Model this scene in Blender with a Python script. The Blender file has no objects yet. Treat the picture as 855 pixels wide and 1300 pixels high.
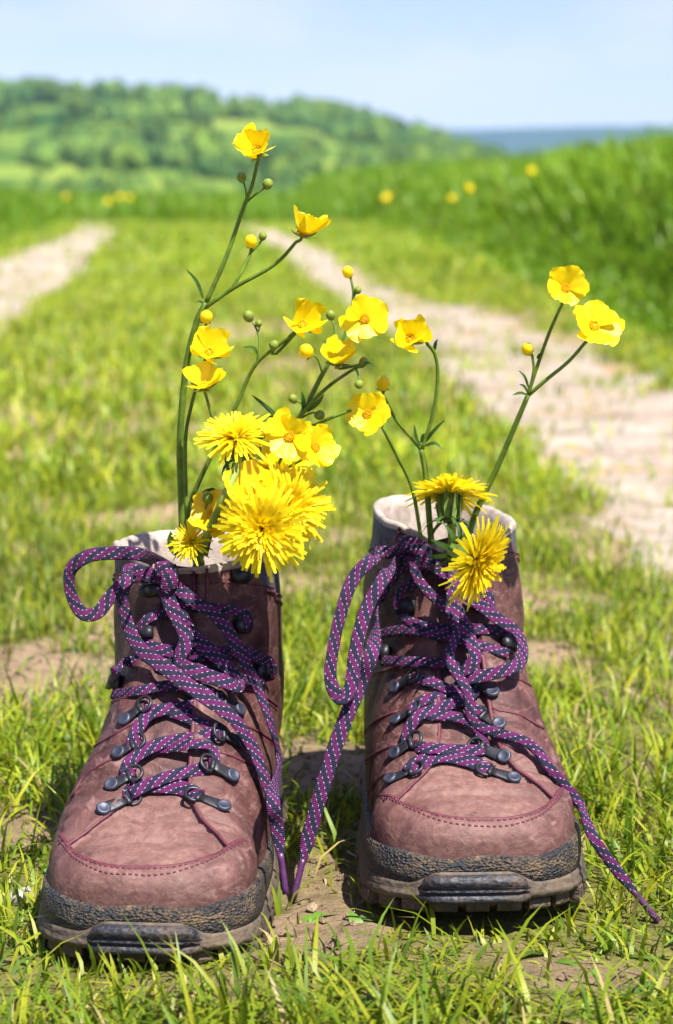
import bpy, math, random
import numpy as np
from mathutils import Vector, Matrix
from mathutils.bvhtree import BVHTree

random.seed(7)
RNG = np.random.default_rng(11)
SC = bpy.context.scene
COL = SC.collection
R = math.radians

# ------------------------------------------------------------------ camera
F_PX = 2760.0                      # focal length in photo pixels (1300 px tall frame)
CAM_H = 0.366
PITCH = math.atan2(650 - 240, F_PX)
cam_d = bpy.data.cameras.new('camera')
cam_d.sensor_fit = 'VERTICAL'
cam_d.sensor_height = 36.0
cam_d.lens = F_PX / 1300 * 36.0
cam_d.clip_start = 0.02
cam_d.clip_end = 12000
cam_d.dof.use_dof = True
cam_d.dof.focus_distance = 1.10
cam_d.dof.aperture_fstop = 11.0
cam = bpy.data.objects.new('camera', cam_d)
COL.objects.link(cam)
cam.location = (0, 0, CAM_H)
cam.rotation_euler = (R(90) - PITCH, 0, 0)
SC.camera = cam
CAMP = Vector((0, 0, CAM_H))

# ------------------------------------------------------------------ sky, sun, exposure
SUN_DIR = Vector((0.29, -0.40, 0.87)).normalized()     # towards the sun: high, right, a little behind the camera
world = bpy.data.worlds.new('World')
SC.world = world
world.use_nodes = True
wn = world.node_tree
for n in list(wn.nodes):
    wn.nodes.remove(n)
w_out = wn.nodes.new('ShaderNodeOutputWorld')
w_bg = wn.nodes.new('ShaderNodeBackground')
w_sky = wn.nodes.new('ShaderNodeTexSky')
w_sky.sky_type = 'NISHITA'
w_sky.sun_disc = False
w_sky.sun_elevation = math.asin(SUN_DIR.z)
w_sky.sun_rotation = math.atan2(SUN_DIR.x, SUN_DIR.y)
w_sky.altitude = 300
w_sky.air_density = 1.0
w_sky.dust_density = 0.35
w_sky.ozone_density = 3.5
# thin, soft cloud over the whole dome
w_tc = wn.nodes.new('ShaderNodeTexCoord')
w_map = wn.nodes.new('ShaderNodeMapping')
w_map.inputs['Scale'].default_value = (1.0, 1.0, 3.2)
w_noi = wn.nodes.new('ShaderNodeTexNoise')
w_noi.inputs['Scale'].default_value = 7.0
w_noi.inputs['Detail'].default_value = 5.0
w_noi.inputs['Roughness'].default_value = 0.55
w_rmp = wn.nodes.new('ShaderNodeValToRGB')
w_rmp.color_ramp.elements[0].position = 0.46
w_rmp.color_ramp.elements[0].color = (0, 0, 0, 1)
w_rmp.color_ramp.elements[1].position = 0.80
w_rmp.color_ramp.elements[1].color = (0.75, 0.75, 0.75, 1)
w_mix = wn.nodes.new('ShaderNodeMix')
w_mix.data_type = 'RGBA'
w_mix.inputs[7].default_value = (6.8, 7.4, 8.6, 1)
wl = wn.links
wl.new(w_tc.outputs['Generated'], w_map.inputs['Vector'])
wl.new(w_map.outputs['Vector'], w_noi.inputs['Vector'])
wl.new(w_noi.outputs['Fac'], w_rmp.inputs['Fac'])
wl.new(w_rmp.outputs['Color'], w_mix.inputs[0])
wl.new(w_sky.outputs['Color'], w_mix.inputs[6])
w_tint = wn.nodes.new('ShaderNodeMix')
w_tint.data_type = 'RGBA'; w_tint.blend_type = 'MULTIPLY'; w_tint.inputs[0].default_value = 1.0
w_tint.inputs[7].default_value = (0.97, 0.845, 1.09, 1)
wl.new(w_mix.outputs[2], w_tint.inputs[6])
wl.new(w_tint.outputs[2], w_bg.inputs['Color'])
w_bg.inputs['Strength'].default_value = 0.058
wl.new(w_bg.outputs['Background'], w_out.inputs['Surface'])

sun_d = bpy.data.lights.new('sun', 'SUN')
sun_d.energy = 4.2
sun_d.angle = R(0.53)
sun_d.color = (1.0, 0.95, 0.87)
sun = bpy.data.objects.new('sun', sun_d)
COL.objects.link(sun)
sun.rotation_euler = SUN_DIR.to_track_quat('Z', 'Y').to_euler()

SC.view_settings.view_transform = 'Standard'
SC.view_settings.look = 'None'
SC.view_settings.gamma = 1.0
SC.view_settings.use_curve_mapping = False
SC.view_settings.exposure = 1.45
SC.cycles.use_denoising = True
SC.cycles.use_adaptive_sampling = True
SC.cycles.adaptive_threshold = 0.025
SC.cycles.max_bounces = 5
SC.cycles.diffuse_bounces = 2
SC.cycles.glossy_bounces = 2
SC.cycles.transmission_bounces = 4
SC.cycles.transparent_max_bounces = 6
SC.cycles.volume_bounces = 1
SC.cycles.sample_clamp_indirect = 4.0


# ------------------------------------------------------------------ helpers
def at(px, py, d):
    """World point seen at photo pixel (px, py) at distance d along +Y."""
    c, s = math.cos(PITCH), math.sin(PITCH)
    dx, dy = (px - 427.5) / F_PX, (650 - py) / F_PX
    v = Vector((dx, c + dy * s, -s + dy * c))
    return CAMP + v * (d / v.y)


def ray_dir(px, py):
    return (at(px, py, 1.0) - CAMP).normalized()


def tag(o, label=None, cat=None, group=None, kind=None):
    if label: o['label'] = label
    if cat: o['category'] = cat
    if group: o['group'] = group
    if kind: o['kind'] = kind
    return o


def empty(name, loc=(0, 0, 0), parent=None):
    o = bpy.data.objects.new(name, None)
    o.empty_display_size = 0.01
    COL.objects.link(o)
    o.location = loc
    if parent: o.parent = parent
    return o


def mesh_data(name, verts, faces, mat=None, smooth=True, uv=None):
    me = bpy.data.meshes.new(name)
    me.from_pydata([tuple(v) for v in verts], [], faces)
    if uv is not None:
        lay = me.uv_layers.new(name='UVMap')
        for l in me.loops:
            lay.data[l.index].uv = uv[l.vertex_index]
    if mat: me.materials.append(mat)
    if smooth:
        me.polygons.foreach_set('use_smooth', [True] * len(me.polygons))
    me.update()
    return me


def link(name, me, parent=None, loc=None):
    o = bpy.data.objects.new(name, me)
    COL.objects.link(o)
    if parent: o.parent = parent
    if loc is not None: o.location = loc
    return o


def mk(name, verts, faces, mat, parent=None, smooth=True, uv=None):
    return link(name, mesh_data(name, verts, faces, mat, smooth, uv), parent)


def fast_mesh(name, V, T, mat, cols=None, smooth=True):
    """numpy vertex (n,3) and triangle (m,3) arrays to one mesh, with a point colour attribute."""
    me = bpy.data.meshes.new(name)
    V = np.ascontiguousarray(V, dtype=np.float32)
    T = np.ascontiguousarray(T, dtype=np.int32)
    me.vertices.add(len(V)); me.vertices.foreach_set('co', V.ravel())
    me.loops.add(T.size); me.loops.foreach_set('vertex_index', T.ravel())
    me.polygons.add(len(T))
    me.polygons.foreach_set('loop_start', np.arange(0, T.size, 3, dtype=np.int32))
    me.polygons.foreach_set('use_smooth', np.full(len(T), smooth))
    if cols is not None:
        a = me.attributes.new('tint', 'FLOAT_COLOR', 'POINT')
        c4 = np.ones((len(V), 4), dtype=np.float32); c4[:, :3] = cols
        a.data.foreach_set('color', c4.ravel())
    me.materials.append(mat)
    me.update(calc_edges=True)
    return me


def catmull(P, n):
    """n points along a Catmull-Rom curve through P, evenly spaced by arc length."""
    P = np.asarray(P, dtype=float)
    if len(P) == 2:
        t = np.linspace(0, 1, n)[:, None]
        return P[0] * (1 - t) + P[1] * t
    Q = np.vstack([2 * P[0] - P[1], P, 2 * P[-1] - P[-2]])
    out = []
    for i in range(1, len(Q) - 2):
        t = np.linspace(0, 1, 24, endpoint=False)[:, None]
        a, b, c, d = Q[i - 1], Q[i], Q[i + 1], Q[i + 2]
        out.append(0.5 * ((2 * b) + (-a + c) * t + (2 * a - 5 * b + 4 * c - d) * t ** 2 + (-a + 3 * b - 3 * c + d) * t ** 3))
    out.append(P[-1:])
    out = np.vstack(out)
    L = np.r_[0, np.cumsum(np.linalg.norm(np.diff(out[:, :3], axis=0), axis=1))]
    s = np.linspace(0, L[-1], n)
    return np.stack([np.interp(s, L, out[:, k]) for k in range(P.shape[1])], axis=1)


def tube(P, rad, seg=7, n=None):
    """verts, faces of a round tube through P; rad a number or (start, end)."""
    P = np.asarray(P, dtype=float)
    ln = np.sum(np.linalg.norm(np.diff(P, axis=0), axis=1))
    n = n or max(4, int(ln / 0.004) + 3)
    C = catmull(P, n)
    r0, r1 = rad if isinstance(rad, tuple) else (rad, rad)
    T = np.gradient(C, axis=0); T /= np.linalg.norm(T, axis=1)[:, None] + 1e-12
    ref = np.array([0.31, 0.22, 0.92]) if abs(T[0][2]) < 0.8 else np.array([1.0, 0.1, 0.05])
    V, Fc = [], []
    u = np.cross(T[0], ref); u /= np.linalg.norm(u)
    for i in range(n):
        u = u - T[i] * np.dot(u, T[i]); u /= np.linalg.norm(u) + 1e-12
        w = np.cross(T[i], u)
        r = r0 + (r1 - r0) * i / (n - 1)
        for k in range(seg):
            a = 2 * math.pi * k / seg
            V.append(C[i] + r * (math.cos(a) * u + math.sin(a) * w))
    for i in range(n - 1):
        for k in range(seg):
            a, b = i * seg + k, i * seg + (k + 1) % seg
            Fc.append((a, b, b + seg, a + seg))
    Fc.append(tuple(range(seg - 1, -1, -1)))
    Fc.append(tuple((n - 1) * seg + k for k in range(seg)))
    return V, Fc


def lathe(profile, seg=14):
    """profile [(r, z)] round Z; closed by tiny end rings."""
    V, Fc = [], []
    for r, z in profile:
        for k in range(seg):
            a = 2 * math.pi * k / seg
            V.append((max(r, 1e-5) * math.cos(a), max(r, 1e-5) * math.sin(a), z))
    for i in range(len(profile) - 1):
        for k in range(seg):
            a, b = i * seg + k, i * seg + (k + 1) % seg
            Fc.append((a, b, b + seg, a + seg))
    return V, Fc


def frame_z(zdir, spin=0.0):
    q = Vector(zdir).normalized().to_track_quat('Z', 'Y')
    return q.to_matrix().to_4x4() @ Matrix.Rotation(spin, 4, 'Z')


def hash2(ix, iy, seed):
    h = (ix.astype(np.int64) * 374761393 + iy.astype(np.int64) * 668265263 + seed * 974634777) & 0x7fffffff
    h = ((h ^ (h >> 13)) * 1274126177) & 0x7fffffff
    return ((h ^ (h >> 16)) & 0xffff) / 65535.0


def vnoise(x, y, scale, seed=0):
    x = np.asarray(x, float) / scale; y = np.asarray(y, float) / scale
    ix, iy = np.floor(x), np.floor(y)
    fx, fy = x - ix, y - iy
    fx = fx * fx * (3 - 2 * fx); fy = fy * fy * (3 - 2 * fy)
    a, b = hash2(ix, iy, seed), hash2(ix + 1, iy, seed)
    c, d = hash2(ix, iy + 1, seed), hash2(ix + 1, iy + 1, seed)
    return (a * (1 - fx) + b * fx) * (1 - fy) + (c * (1 - fx) + d * fx) * fy


def fbm(x, y, scale, seed=0, octv=3):
    s, amp, tot = 0, 1.0, 0
    for k in range(octv):
        s = s + amp * vnoise(x, y, scale / 2 ** k, seed + 17 * k)
        tot += amp; amp *= 0.5
    return s / tot


def sstep(a, b, x):
    t = np.clip((np.asarray(x, float) - a) / (b - a), 0, 1)
    return t * t * (3 - 2 * t)


# ------------------------------------------------------------------ materials
def new_mat(name):
    m = bpy.data.materials.new(name)
    m.use_nodes = True
    nt = m.node_tree
    b = nt.nodes['Principled BSDF']
    return m, nt, b


def N(nt, t, **kw):
    n = nt.nodes.new(t)
    for k, v in kw.items():
        if k in n.inputs: n.inputs[k].default_value = v
        else: setattr(n, k, v)
    return n


def ramp(nt, fac, stops):
    r = nt.nodes.new('ShaderNodeValToRGB')
    e = r.color_ramp.elements
    while len(e) < len(stops): e.new(0.5)
    for el, (p, c) in zip(e, stops):
        el.position = p
        el.color = (*c, 1) if len(c) == 3 else c
    nt.links.new(fac, r.inputs['Fac'])
    return r.outputs['Color']


def noise(nt, scale, detail=4, rough=0.55, coord=None, dist=0.0):
    n = nt.nodes.new('ShaderNodeTexNoise')
    n.inputs['Scale'].default_value = scale
    n.inputs['Detail'].default_value = detail
    n.inputs['Roughness'].default_value = rough
    n.inputs['Distortion'].default_value = dist
    if coord is not None: nt.links.new(coord, n.inputs['Vector'])
    return n.outputs['Fac']


def obj_co(nt, scale=None):
    t = nt.nodes.new('ShaderNodeTexCoord')
    if scale is None: return t.outputs['Object']
    m = nt.nodes.new('ShaderNodeMapping')
    m.inputs['Scale'].default_value = scale
    nt.links.new(t.outputs['Object'], m.inputs['Vector'])
    return m.outputs['Vector']


def mixc(nt, fac, a, b, mode='MIX'):
    m = nt.nodes.new('ShaderNodeMix')
    m.data_type = 'RGBA'; m.blend_type = mode
    for sock, v in ((m.inputs[0], fac), (m.inputs[6], a), (m.inputs[7], b)):
        if isinstance(v, (int, float)): sock.default_value = v
        elif isinstance(v, tuple): sock.default_value = (*v, 1)
        else: nt.links.new(v, sock)
    return m.outputs[2]


def bump(nt, b, height, strength=0.5, dist=0.001):
    n = nt.nodes.new('ShaderNodeBump')
    n.inputs['Strength'].default_value = strength
    n.inputs['Distance'].default_value = dist
    nt.links.new(height, n.inputs['Height'])
    nt.links.new(n.outputs['Normal'], b.inputs['Normal'])
    return n


def mth(nt, op, a, b=None, c=None):
    m = nt.nodes.new('ShaderNodeMath')
    m.operation = op
    for i, v in enumerate((a, b, c)):
        if v is None: continue
        if isinstance(v, (int, float)): m.inputs[i].default_value = v
        else: nt.links.new(v, m.inputs[i])
    return m.outputs[0]


def leather(name, dark, mid, light, rough=0.62, worn=False):
    m, nt, b = new_mat(name)
    co = obj_co(nt)
    n1 = noise(nt, 48, 8, 0.70, co, 0.7)
    base = ramp(nt, n1, [(0.37, dark), (0.49, mid), (0.66, light)])
    fine = noise(nt, 900, 3, 0.6, co)
    base = mixc(nt, 0.35, base, ramp(nt, fine, [(0.3, tuple(v * 0.6 for v in mid)), (0.7, tuple(min(1, v * 1.5) for v in mid))]))
    # pale dusty scuffs and a few dark stains
    sc = noise(nt, 75, 8, 0.7, obj_co(nt, (1.0, 0.6, 2.0)), 1.2)
    base = mixc(nt, ramp(nt, sc, [(0.53, (0, 0, 0)), (0.70, (0.75, 0.75, 0.75))]), base, tuple(min(1, v * 1.35 + 0.045) for v in light))
    st = noise(nt, 46, 5, 0.6, obj_co(nt, (1.7, 1.0, 1.0)), 0.8)
    base = mixc(nt, ramp(nt, st, [(0.58, (0, 0, 0)), (0.68, (0.7, 0.7, 0.7))]), base, tuple(v * 0.45 for v in dark))
    if worn:
        # the nap is rubbed pale over the toe box
        vm = nt.nodes.new('ShaderNodeVectorMath'); vm.operation = 'DISTANCE'
        nt.links.new(obj_co(nt, (1.0, 1.0, 1.0)), vm.inputs[0]); vm.inputs[1].default_value = (0.0, .030, .055)
        wn_ = mth(nt, 'ADD', vm.outputs['Value'], mth(nt, 'MULTIPLY', mth(nt, 'SUBTRACT', noise(nt, 60, 6, 0.65, co, 0.6), 0.5), 0.09))
        base = mixc(nt, ramp(nt, wn_, [(0.012, (0.75, 0.75, 0.75)), (0.062, (0, 0, 0))]), base, ramp(nt, noise(nt, 130, 6, 0.7, co), [(0.3, (0.105, 0.045, 0.038)), (0.7, (0.28, 0.158, 0.128))]))
        # fine dark scratches
        sx = noise(nt, 120, 2, 0.5, obj_co(nt, (0.35, 1.6, 1.6)), 2.0)
        base = mixc(nt, ramp(nt, mth(nt, 'ABSOLUTE', mth(nt, 'SUBTRACT', sx, 0.5)), [(0.0, (0.5, 0.5, 0.5)), (0.010, (0, 0, 0))]), base, tuple(v * 0.6 for v in dark))
    nt.links.new(base, b.inputs['Base Color'])
    b.inputs['Roughness'].default_value = rough
    b.inputs['Specular IOR Level'].default_value = 0.35
    h1 = noise(nt, 420, 5, 0.65, co)
    h2 = noise(nt, 90, 4, 0.6, co, 1.5)
    h = mth(nt, 'ADD', mth(nt, 'MULTIPLY', h1, 0.5), mth(nt, 'MULTIPLY', h2, 1.3))
    bump(nt, b, h, 0.6, 0.0012)
    return m


M = {}
M['leather'] = leather('mauve_leather', (0.024, 0.008, 0.007), (0.076, 0.027, 0.024), (0.175, 0.084, 0.070), worn=True)
M['tongue'] = leather('dark_leather', (0.035, 0.012, 0.012), (0.060, 0.021, 0.020), (0.10, 0.04, 0.036))
M['collar'] = leather('slate_collar', (0.034, 0.032, 0.042), (0.055, 0.052, 0.064), (0.09, 0.082, 0.092), 0.7)


def simple(name, col, rough=0.6, metal=0.0, nscale=None, namp=0.35, bscale=None, bstr=0.3, bdist=0.0006):
    m, nt, b = new_mat(name)
    b.inputs['Roughness'].default_value = rough
    b.inputs['Metallic'].default_value = metal
    if nscale:
        c = ramp(nt, noise(nt, nscale, 5, 0.6, obj_co(nt)), [(0.3, tuple(v * (1 - namp) for v in col)), (0.7, tuple(min(1, v * (1 + namp)) for v in col))])
        nt.links.new(c, b.inputs['Base Color'])
    else:
        b.inputs['Base Color'].default_value = (*col, 1)
    if bscale: bump(nt, b, noise(nt, bscale, 4, 0.6, obj_co(nt)), bstr, bdist)
    return m


M['seam'] = simple('maroon_edge', (0.095, 0.018, 0.028), 0.6, 0, 300, 0.4, 900, 0.4)
M['thread'] = simple('maroon_thread', (0.10, 0.012, 0.030), 0.55, 0, 500, 0.3)
M['lining'] = simple('cream_lining', (0.42, 0.35, 0.29), 0.9, 0, 70, 0.32, 1300, 0.9, 0.001)
_nt = M['lining'].node_tree
_b = _nt.nodes['Principled BSDF']
_c = _b.inputs['Base Color'].links[0].from_socket
_nt.links.new(mixc(_nt, ramp(_nt, noise(_nt, 65, 6, 0.7, obj_co(_nt), 0.8), [(0.50, (0, 0, 0)), (0.68, (0.7, 0.7, 0.7))]), _c, (0.20, 0.145, 0.10)), _b.inputs['Base Color'])
M['gunmetal'] = simple('gunmetal', (0.040, 0.040, 0.046), 0.46, 0.75, 200, 0.3, 600, 0.15)
M['rivet'] = simple('rivet_metal', (0.050, 0.055, 0.080), 0.5, 0.6, 200, 0.3, 700, 0.2)
M['dark_inside'] = simple('insole_dark', (0.03, 0.025, 0.022), 0.9, 0, 80)
M['aglet'] = simple('purple_aglet', (0.075, 0.022, 0.085), 0.35, 0, 300, 0.3)


def rubber_mud(name, mudlo, mudhi, bstr, bscale, zscale=1.0, mudcol=(0.30, 0.185, 0.085), base=(0.016, 0.017, 0.020)):
    """black rubber with dried mud in patches of its own"""
    m, nt, b = new_mat(name)
    co = obj_co(nt, (1, 1, zscale))
    n1 = noise(nt, 45, 7, 0.7, co, 0.6)
    n2 = noise(nt, 700, 3, 0.7, obj_co(nt))
    f = mth(nt, 'ADD', mth(nt, 'MULTIPLY', n1, 0.62), mth(nt, 'MULTIPLY', n2, 0.38))
    fac = ramp(nt, f, [(mudlo, (0, 0, 0)), (mudhi, (0.9, 0.9, 0.9))])
    mud = ramp(nt, noise(nt, 260, 4, 0.6, obj_co(nt)), [(0.3, tuple(v * 0.55 for v in mudcol)), (0.7, mudcol)])
    c = mixc(nt, fac, base, mud)
    nt.links.new(c, b.inputs['Base Color'])
    nt.links.new(mth(nt, 'ADD', mth(nt, 'MULTIPLY', fac, 0.36), 0.54), b.inputs['Roughness'])
    v = nt.nodes.new('ShaderNodeTexVoronoi')
    v.inputs['Scale'].default_value = bscale
    v.inputs['Randomness'].default_value = 1.0
    nt.links.new(obj_co(nt, (1.0, 1.0, 1.5)), v.inputs['Vector'])
    h = mth(nt, 'ADD', mth(nt, 'MULTIPLY', v.outputs['Distance'], 0.8), mth(nt, 'MULTIPLY', noise(nt, bscale * 1.3, 4, 0.6, obj_co(nt)), 0.7))
    bump(nt, b, h, bstr, 0.0028)
    return m


M['rand'] = rubber_mud('rubber_rand', 0.475, 0.64, 0.85, 560, 2.4, (0.26, 0.165, 0.080))
M['sole'] = rubber_mud('rubber_sole', 0.42, 0.62, 0.5, 260, 1.5)
M['wing'] = rubber_mud('muddy_midsole', 0.34, 0.58, 0.35, 180, 1.2, (0.17, 0.12, 0.075), (0.030, 0.028, 0.029))
M['lug'] = rubber_mud('muddy_lug', 0.38, 0.60, 0.5, 300, 1.0, (0.17, 0.11, 0.065), (0.014, 0.014, 0.016))
M['bumper'] = rubber_mud('navy_bumper', 0.47, 0.66, 0.30, 300, 1.0, (0.15, 0.10, 0.06), (0.010, 0.011, 0.017))


def lace_mat():
    m, nt, b = new_mat('woven_lace')
    uv = nt.nodes.new('ShaderNodeUVMap')
    sp = nt.nodes.new('ShaderNodeSeparateXYZ')
    nt.links.new(uv.outputs['UV'], sp.inputs[0])
    u, v = sp.outputs[0], sp.outputs[1]            # metres across / along
    wob = mth(nt, 'MULTIPLY', mth(nt, 'SUBTRACT', noise(nt, 160, 2, 0.5, obj_co(nt)), 0.5), 0.0024)
    u = mth(nt, 'ADD', u, wob)
    a = mth(nt, 'DIVIDE', mth(nt, 'ADD', v, mth(nt, 'MULTIPLY', u, 1.7)), 0.0112)
    fa = mth(nt, 'FRACT', a)
    stripe = mth(nt, 'LESS_THAN', mth(nt, 'ABSOLUTE', mth(nt, 'SUBTRACT', fa, 0.5)), 0.25)
    # white flecks along both edges of each stripe
    fd = mth(nt, 'ABSOLUTE', mth(nt, 'SUBTRACT', mth(nt, 'FRACT', mth(nt, 'MULTIPLY', a, 2.0)), 0.5))
    near = mth(nt, 'LESS_THAN', fd, 0.070)
    bb = mth(nt, 'FRACT', mth(nt, 'DIVIDE', mth(nt, 'SUBTRACT', mth(nt, 'MULTIPLY', u, 1.5), mth(nt, 'MULTIPLY', v, 0.55)), 0.0034))
    onb = mth(nt, 'LESS_THAN', mth(nt, 'ABSOLUTE', mth(nt, 'SUBTRACT', bb, 0.5)), 0.17)
    dot = mth(nt, 'MULTIPLY', near, onb)
    va = noise(nt, 400, 3, 0.6, obj_co(nt))
    navy = ramp(nt, va, [(0.3, (0.010, 0.009, 0.024)), (0.7, (0.026, 0.024, 0.058))])
    mag = ramp(nt, va, [(0.3, (0.055, 0.007, 0.046)), (0.7, (0.135, 0.018, 0.108))])
    c = mixc(nt, stripe, navy, mag)
    c = mixc(nt, dot, c, (0.42, 0.35, 0.42))
    nt.links.new(c, b.inputs['Base Color'])
    b.inputs['Roughness'].default_value = 0.75
    b.inputs['Specular IOR Level'].default_value = 0.25
    # woven relief
    wv = mth(nt, 'MULTIPLY', mth(nt, 'SINE', mth(nt, 'MULTIPLY', mth(nt, 'ADD', u, mth(nt, 'MULTIPLY', v, 0.6)), 5200)),
             mth(nt, 'SINE', mth(nt, 'MULTIPLY', mth(nt, 'SUBTRACT', u, mth(nt, 'MULTIPLY', v, 0.6)), 5200)))
    bump(nt, b, wv, 0.6, 0.0005)
    return m


M['lace'] = lace_mat()


def plant_mat(name, col=None, attr=None, trans=0.35, rough=0.5, spec=0.3, nscale=None, namp=0.25):
    """thin plant tissue: reflects and lets light through"""
    m, nt, b = new_mat(name)
    out = nt.nodes['Material Output']
    if attr:
        a = nt.nodes.new('ShaderNodeAttribute'); a.attribute_name = attr
        c = a.outputs['Color']
    elif nscale:
        c = ramp(nt, noise(nt, nscale, 4, 0.6, obj_co(nt)), [(0.3, tuple(v * (1 - namp) for v in col)), (0.7, tuple(min(1, v * (1 + namp)) for v in col))])
    else:
        c = mixc(nt, 0.0, col, col)
    nt.links.new(c, b.inputs['Base Color'])
    b.inputs['Roughness'].default_value = rough
    b.inputs['Specular IOR Level'].default_value = spec
    t = nt.nodes.new('ShaderNodeBsdfTranslucent')
    nt.links.new(c, t.inputs['Color'])
    mx = nt.nodes.new('ShaderNodeMixShader')
    mx.inputs[0].default_value = trans
    nt.links.new(b.outputs[0], mx.inputs[1]); nt.links.new(t.outputs[0], mx.inputs[2])
    nt.links.new(mx.outputs[0], out.inputs['Surface'])
    return m


M['grass'] = plant_mat('grass_blades', attr='tint', trans=0.38, rough=0.45, spec=0.35)
M['petal'] = plant_mat('buttercup_petal', (0.95, 0.74, 0.006), trans=0.42, rough=0.42, spec=0.35, nscale=180, namp=0.07)
M['petal_deep'] = plant_mat('buttercup_petal_deep', (0.96, 0.64, 0.005), trans=0.42, rough=0.35, spec=0.4, nscale=150, namp=0.10)
M['stamen'] = plant_mat('stamen', (1.0, 0.58, 0.006), trans=0.4, rough=0.6, nscale=900, namp=0.12)
M['floret'] = plant_mat('dandelion_floret', attr='tint', trans=0.45, rough=0.5, spec=0.25)
M['stem'] = plant_mat('plant_stem', (0.125, 0.205, 0.020), trans=0.15, rough=0.5, nscale=120, namp=0.4)
M['stem_pale'] = plant_mat('pale_stem', (0.27, 0.37, 0.055), trans=0.15, rough=0.45, nscale=90, namp=0.3)
M['leaf'] = plant_mat('plant_leaf', (0.055, 0.13, 0.022), trans=0.3, rough=0.5, nscale=150, namp=0.35)
M['bud'] = plant_mat('bud_green', (0.19, 0.25, 0.03), trans=0.1, rough=0.6, nscale=500, namp=0.35)
M['bract'] = plant_mat('bract_green', (0.12, 0.19, 0.03), trans=0.2, rough=0.55, nscale=300, namp=0.4)


def ground_mat():
    m, nt, b = new_mat('meadow_ground')
    a = nt.nodes.new('ShaderNodeAttribute'); a.attribute_name = 'tint'
    co = obj_co(nt)
    fine = noise(nt, 60, 8, 0.7, co)
    c = mixc(nt, 1.0, a.outputs['Color'], ramp(nt, fine, [(0.28, (0.45, 0.43, 0.40)), (0.5, (0.95, 0.95, 0.95)), (0.75, (1.35, 1.3, 1.25))]), 'MULTIPLY')
    nt.links.new(c, b.inputs['Base Color'])
    b.inputs['Roughness'].default_value = 0.95
    b.inputs['Specular IOR Level'].default_value = 0.1
    h = mth(nt, 'ADD', mth(nt, 'MULTIPLY', noise(nt, 90, 6, 0.7, co), 1.0), mth(nt, 'MULTIPLY', noise(nt, 420, 4, 0.7, co), 0.4))
    bump(nt, b, h, 0.9, 0.009)
    return m


M['ground'] = ground_mat()


def track_mat():
    m, nt, b = new_mat('pale_dry_earth')
    co = obj_co(nt)
    n1 = noise(nt, 6, 6, 0.65, co)
    c = ramp(nt, n1, [(0.30, (0.24, 0.18, 0.125)), (0.44, (0.42, 0.34, 0.265)), (0.66, (0.52, 0.45, 0.38))])
    n2 = noise(nt, 38, 6, 0.7, co)
    c = mixc(nt, 1.0, c, ramp(nt, n2, [(0.30, (0.55, 0.53, 0.50)), (0.5, (1, 1, 1)), (0.7, (1.12, 1.1, 1.08))]), 'MULTIPLY')
    nt.links.new(c, b.inputs['Base Color'])
    b.inputs['Roughness'].default_value = 0.95
    b.inputs['Specular IOR Level'].default_value = 0.1
    bump(nt, b, mth(nt, 'ADD', noise(nt, 45, 6, 0.7, co), mth(nt, 'MULTIPLY', noise(nt, 14, 3, 0.6, co), 1.2)), 0.9, 0.02)
    return m


M['track'] = track_mat()


def hill_mat():
    m, nt, b = new_mat('hillside_pasture')
    co = obj_co(nt, (1.0, 0.35, 0.0))
    n1 = noise(nt, 0.05, 7, 0.7, co, 1.0)
    c = ramp(nt, n1, [(0.40, (0.030, 0.075, 0.02)), (0.47, (0.095, 0.165, 0.03)), (0.56, (0.17, 0.24, 0.04)), (0.68, (0.26, 0.29, 0.07))])
    n2 = noise(nt, 0.12, 5, 0.65, co)
    c = mixc(nt, 1.0, c, ramp(nt, n2, [(0.3, (0.6, 0.65, 0.6)), (0.6, (1.1, 1.08, 1.0))]), 'MULTIPLY')
    nt.links.new(c, b.inputs['Base Color'])
    b.inputs['Roughness'].default_value = 1.0
    b.inputs['Specular IOR Level'].default_value = 0.0
    return m


M['hill'] = hill_mat()
M['far_hill'] = simple('distant_forest', (0.014, 0.028, 0.016), 1.0, 0, 0.01, 0.3)
M['crown'] = plant_mat('woodland_crown', attr='tint', trans=0.15, rough=0.8, spec=0.1)
M['pebble'] = simple('pale_stone', (0.30, 0.29, 0.27), 0.85, 0, 150, 0.25, 250, 0.6, 0.002)

# ------------------------------------------------------------------ terrain
DK = np.array([0, 2.0, 2.6, 3.2, 4.2, 5.4, 7.4, 9.0, 13.8, 18.6, 24, 40])
XL = np.array([.33, .311, .290, .250, .20, .13, .000, -.09, -.40, -.75, -1.3, -3.2])      # right track, left edge
XR = np.array([.70, .66, .63, .60, .60, .61, .36, .17, -.13, -.48, -1.0, -2.9])            # right track, right edge
LL = np.array([-1.20, -1.22, -1.24, -1.25, -1.27, -1.32, -1.44, -1.56, -1.92, -2.25, -2.75, -4.7])
LR = np.array([-.78, -.79, -.80, -.81, -.82, -.85, -.99, -1.10, -1.48, -1.88, -2.45, -4.4])
BK = np.array([.98, .93, .90, .87, .82, .76, .74, .72, .64, .52, .25, -.9])                # foot of the right bank


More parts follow.
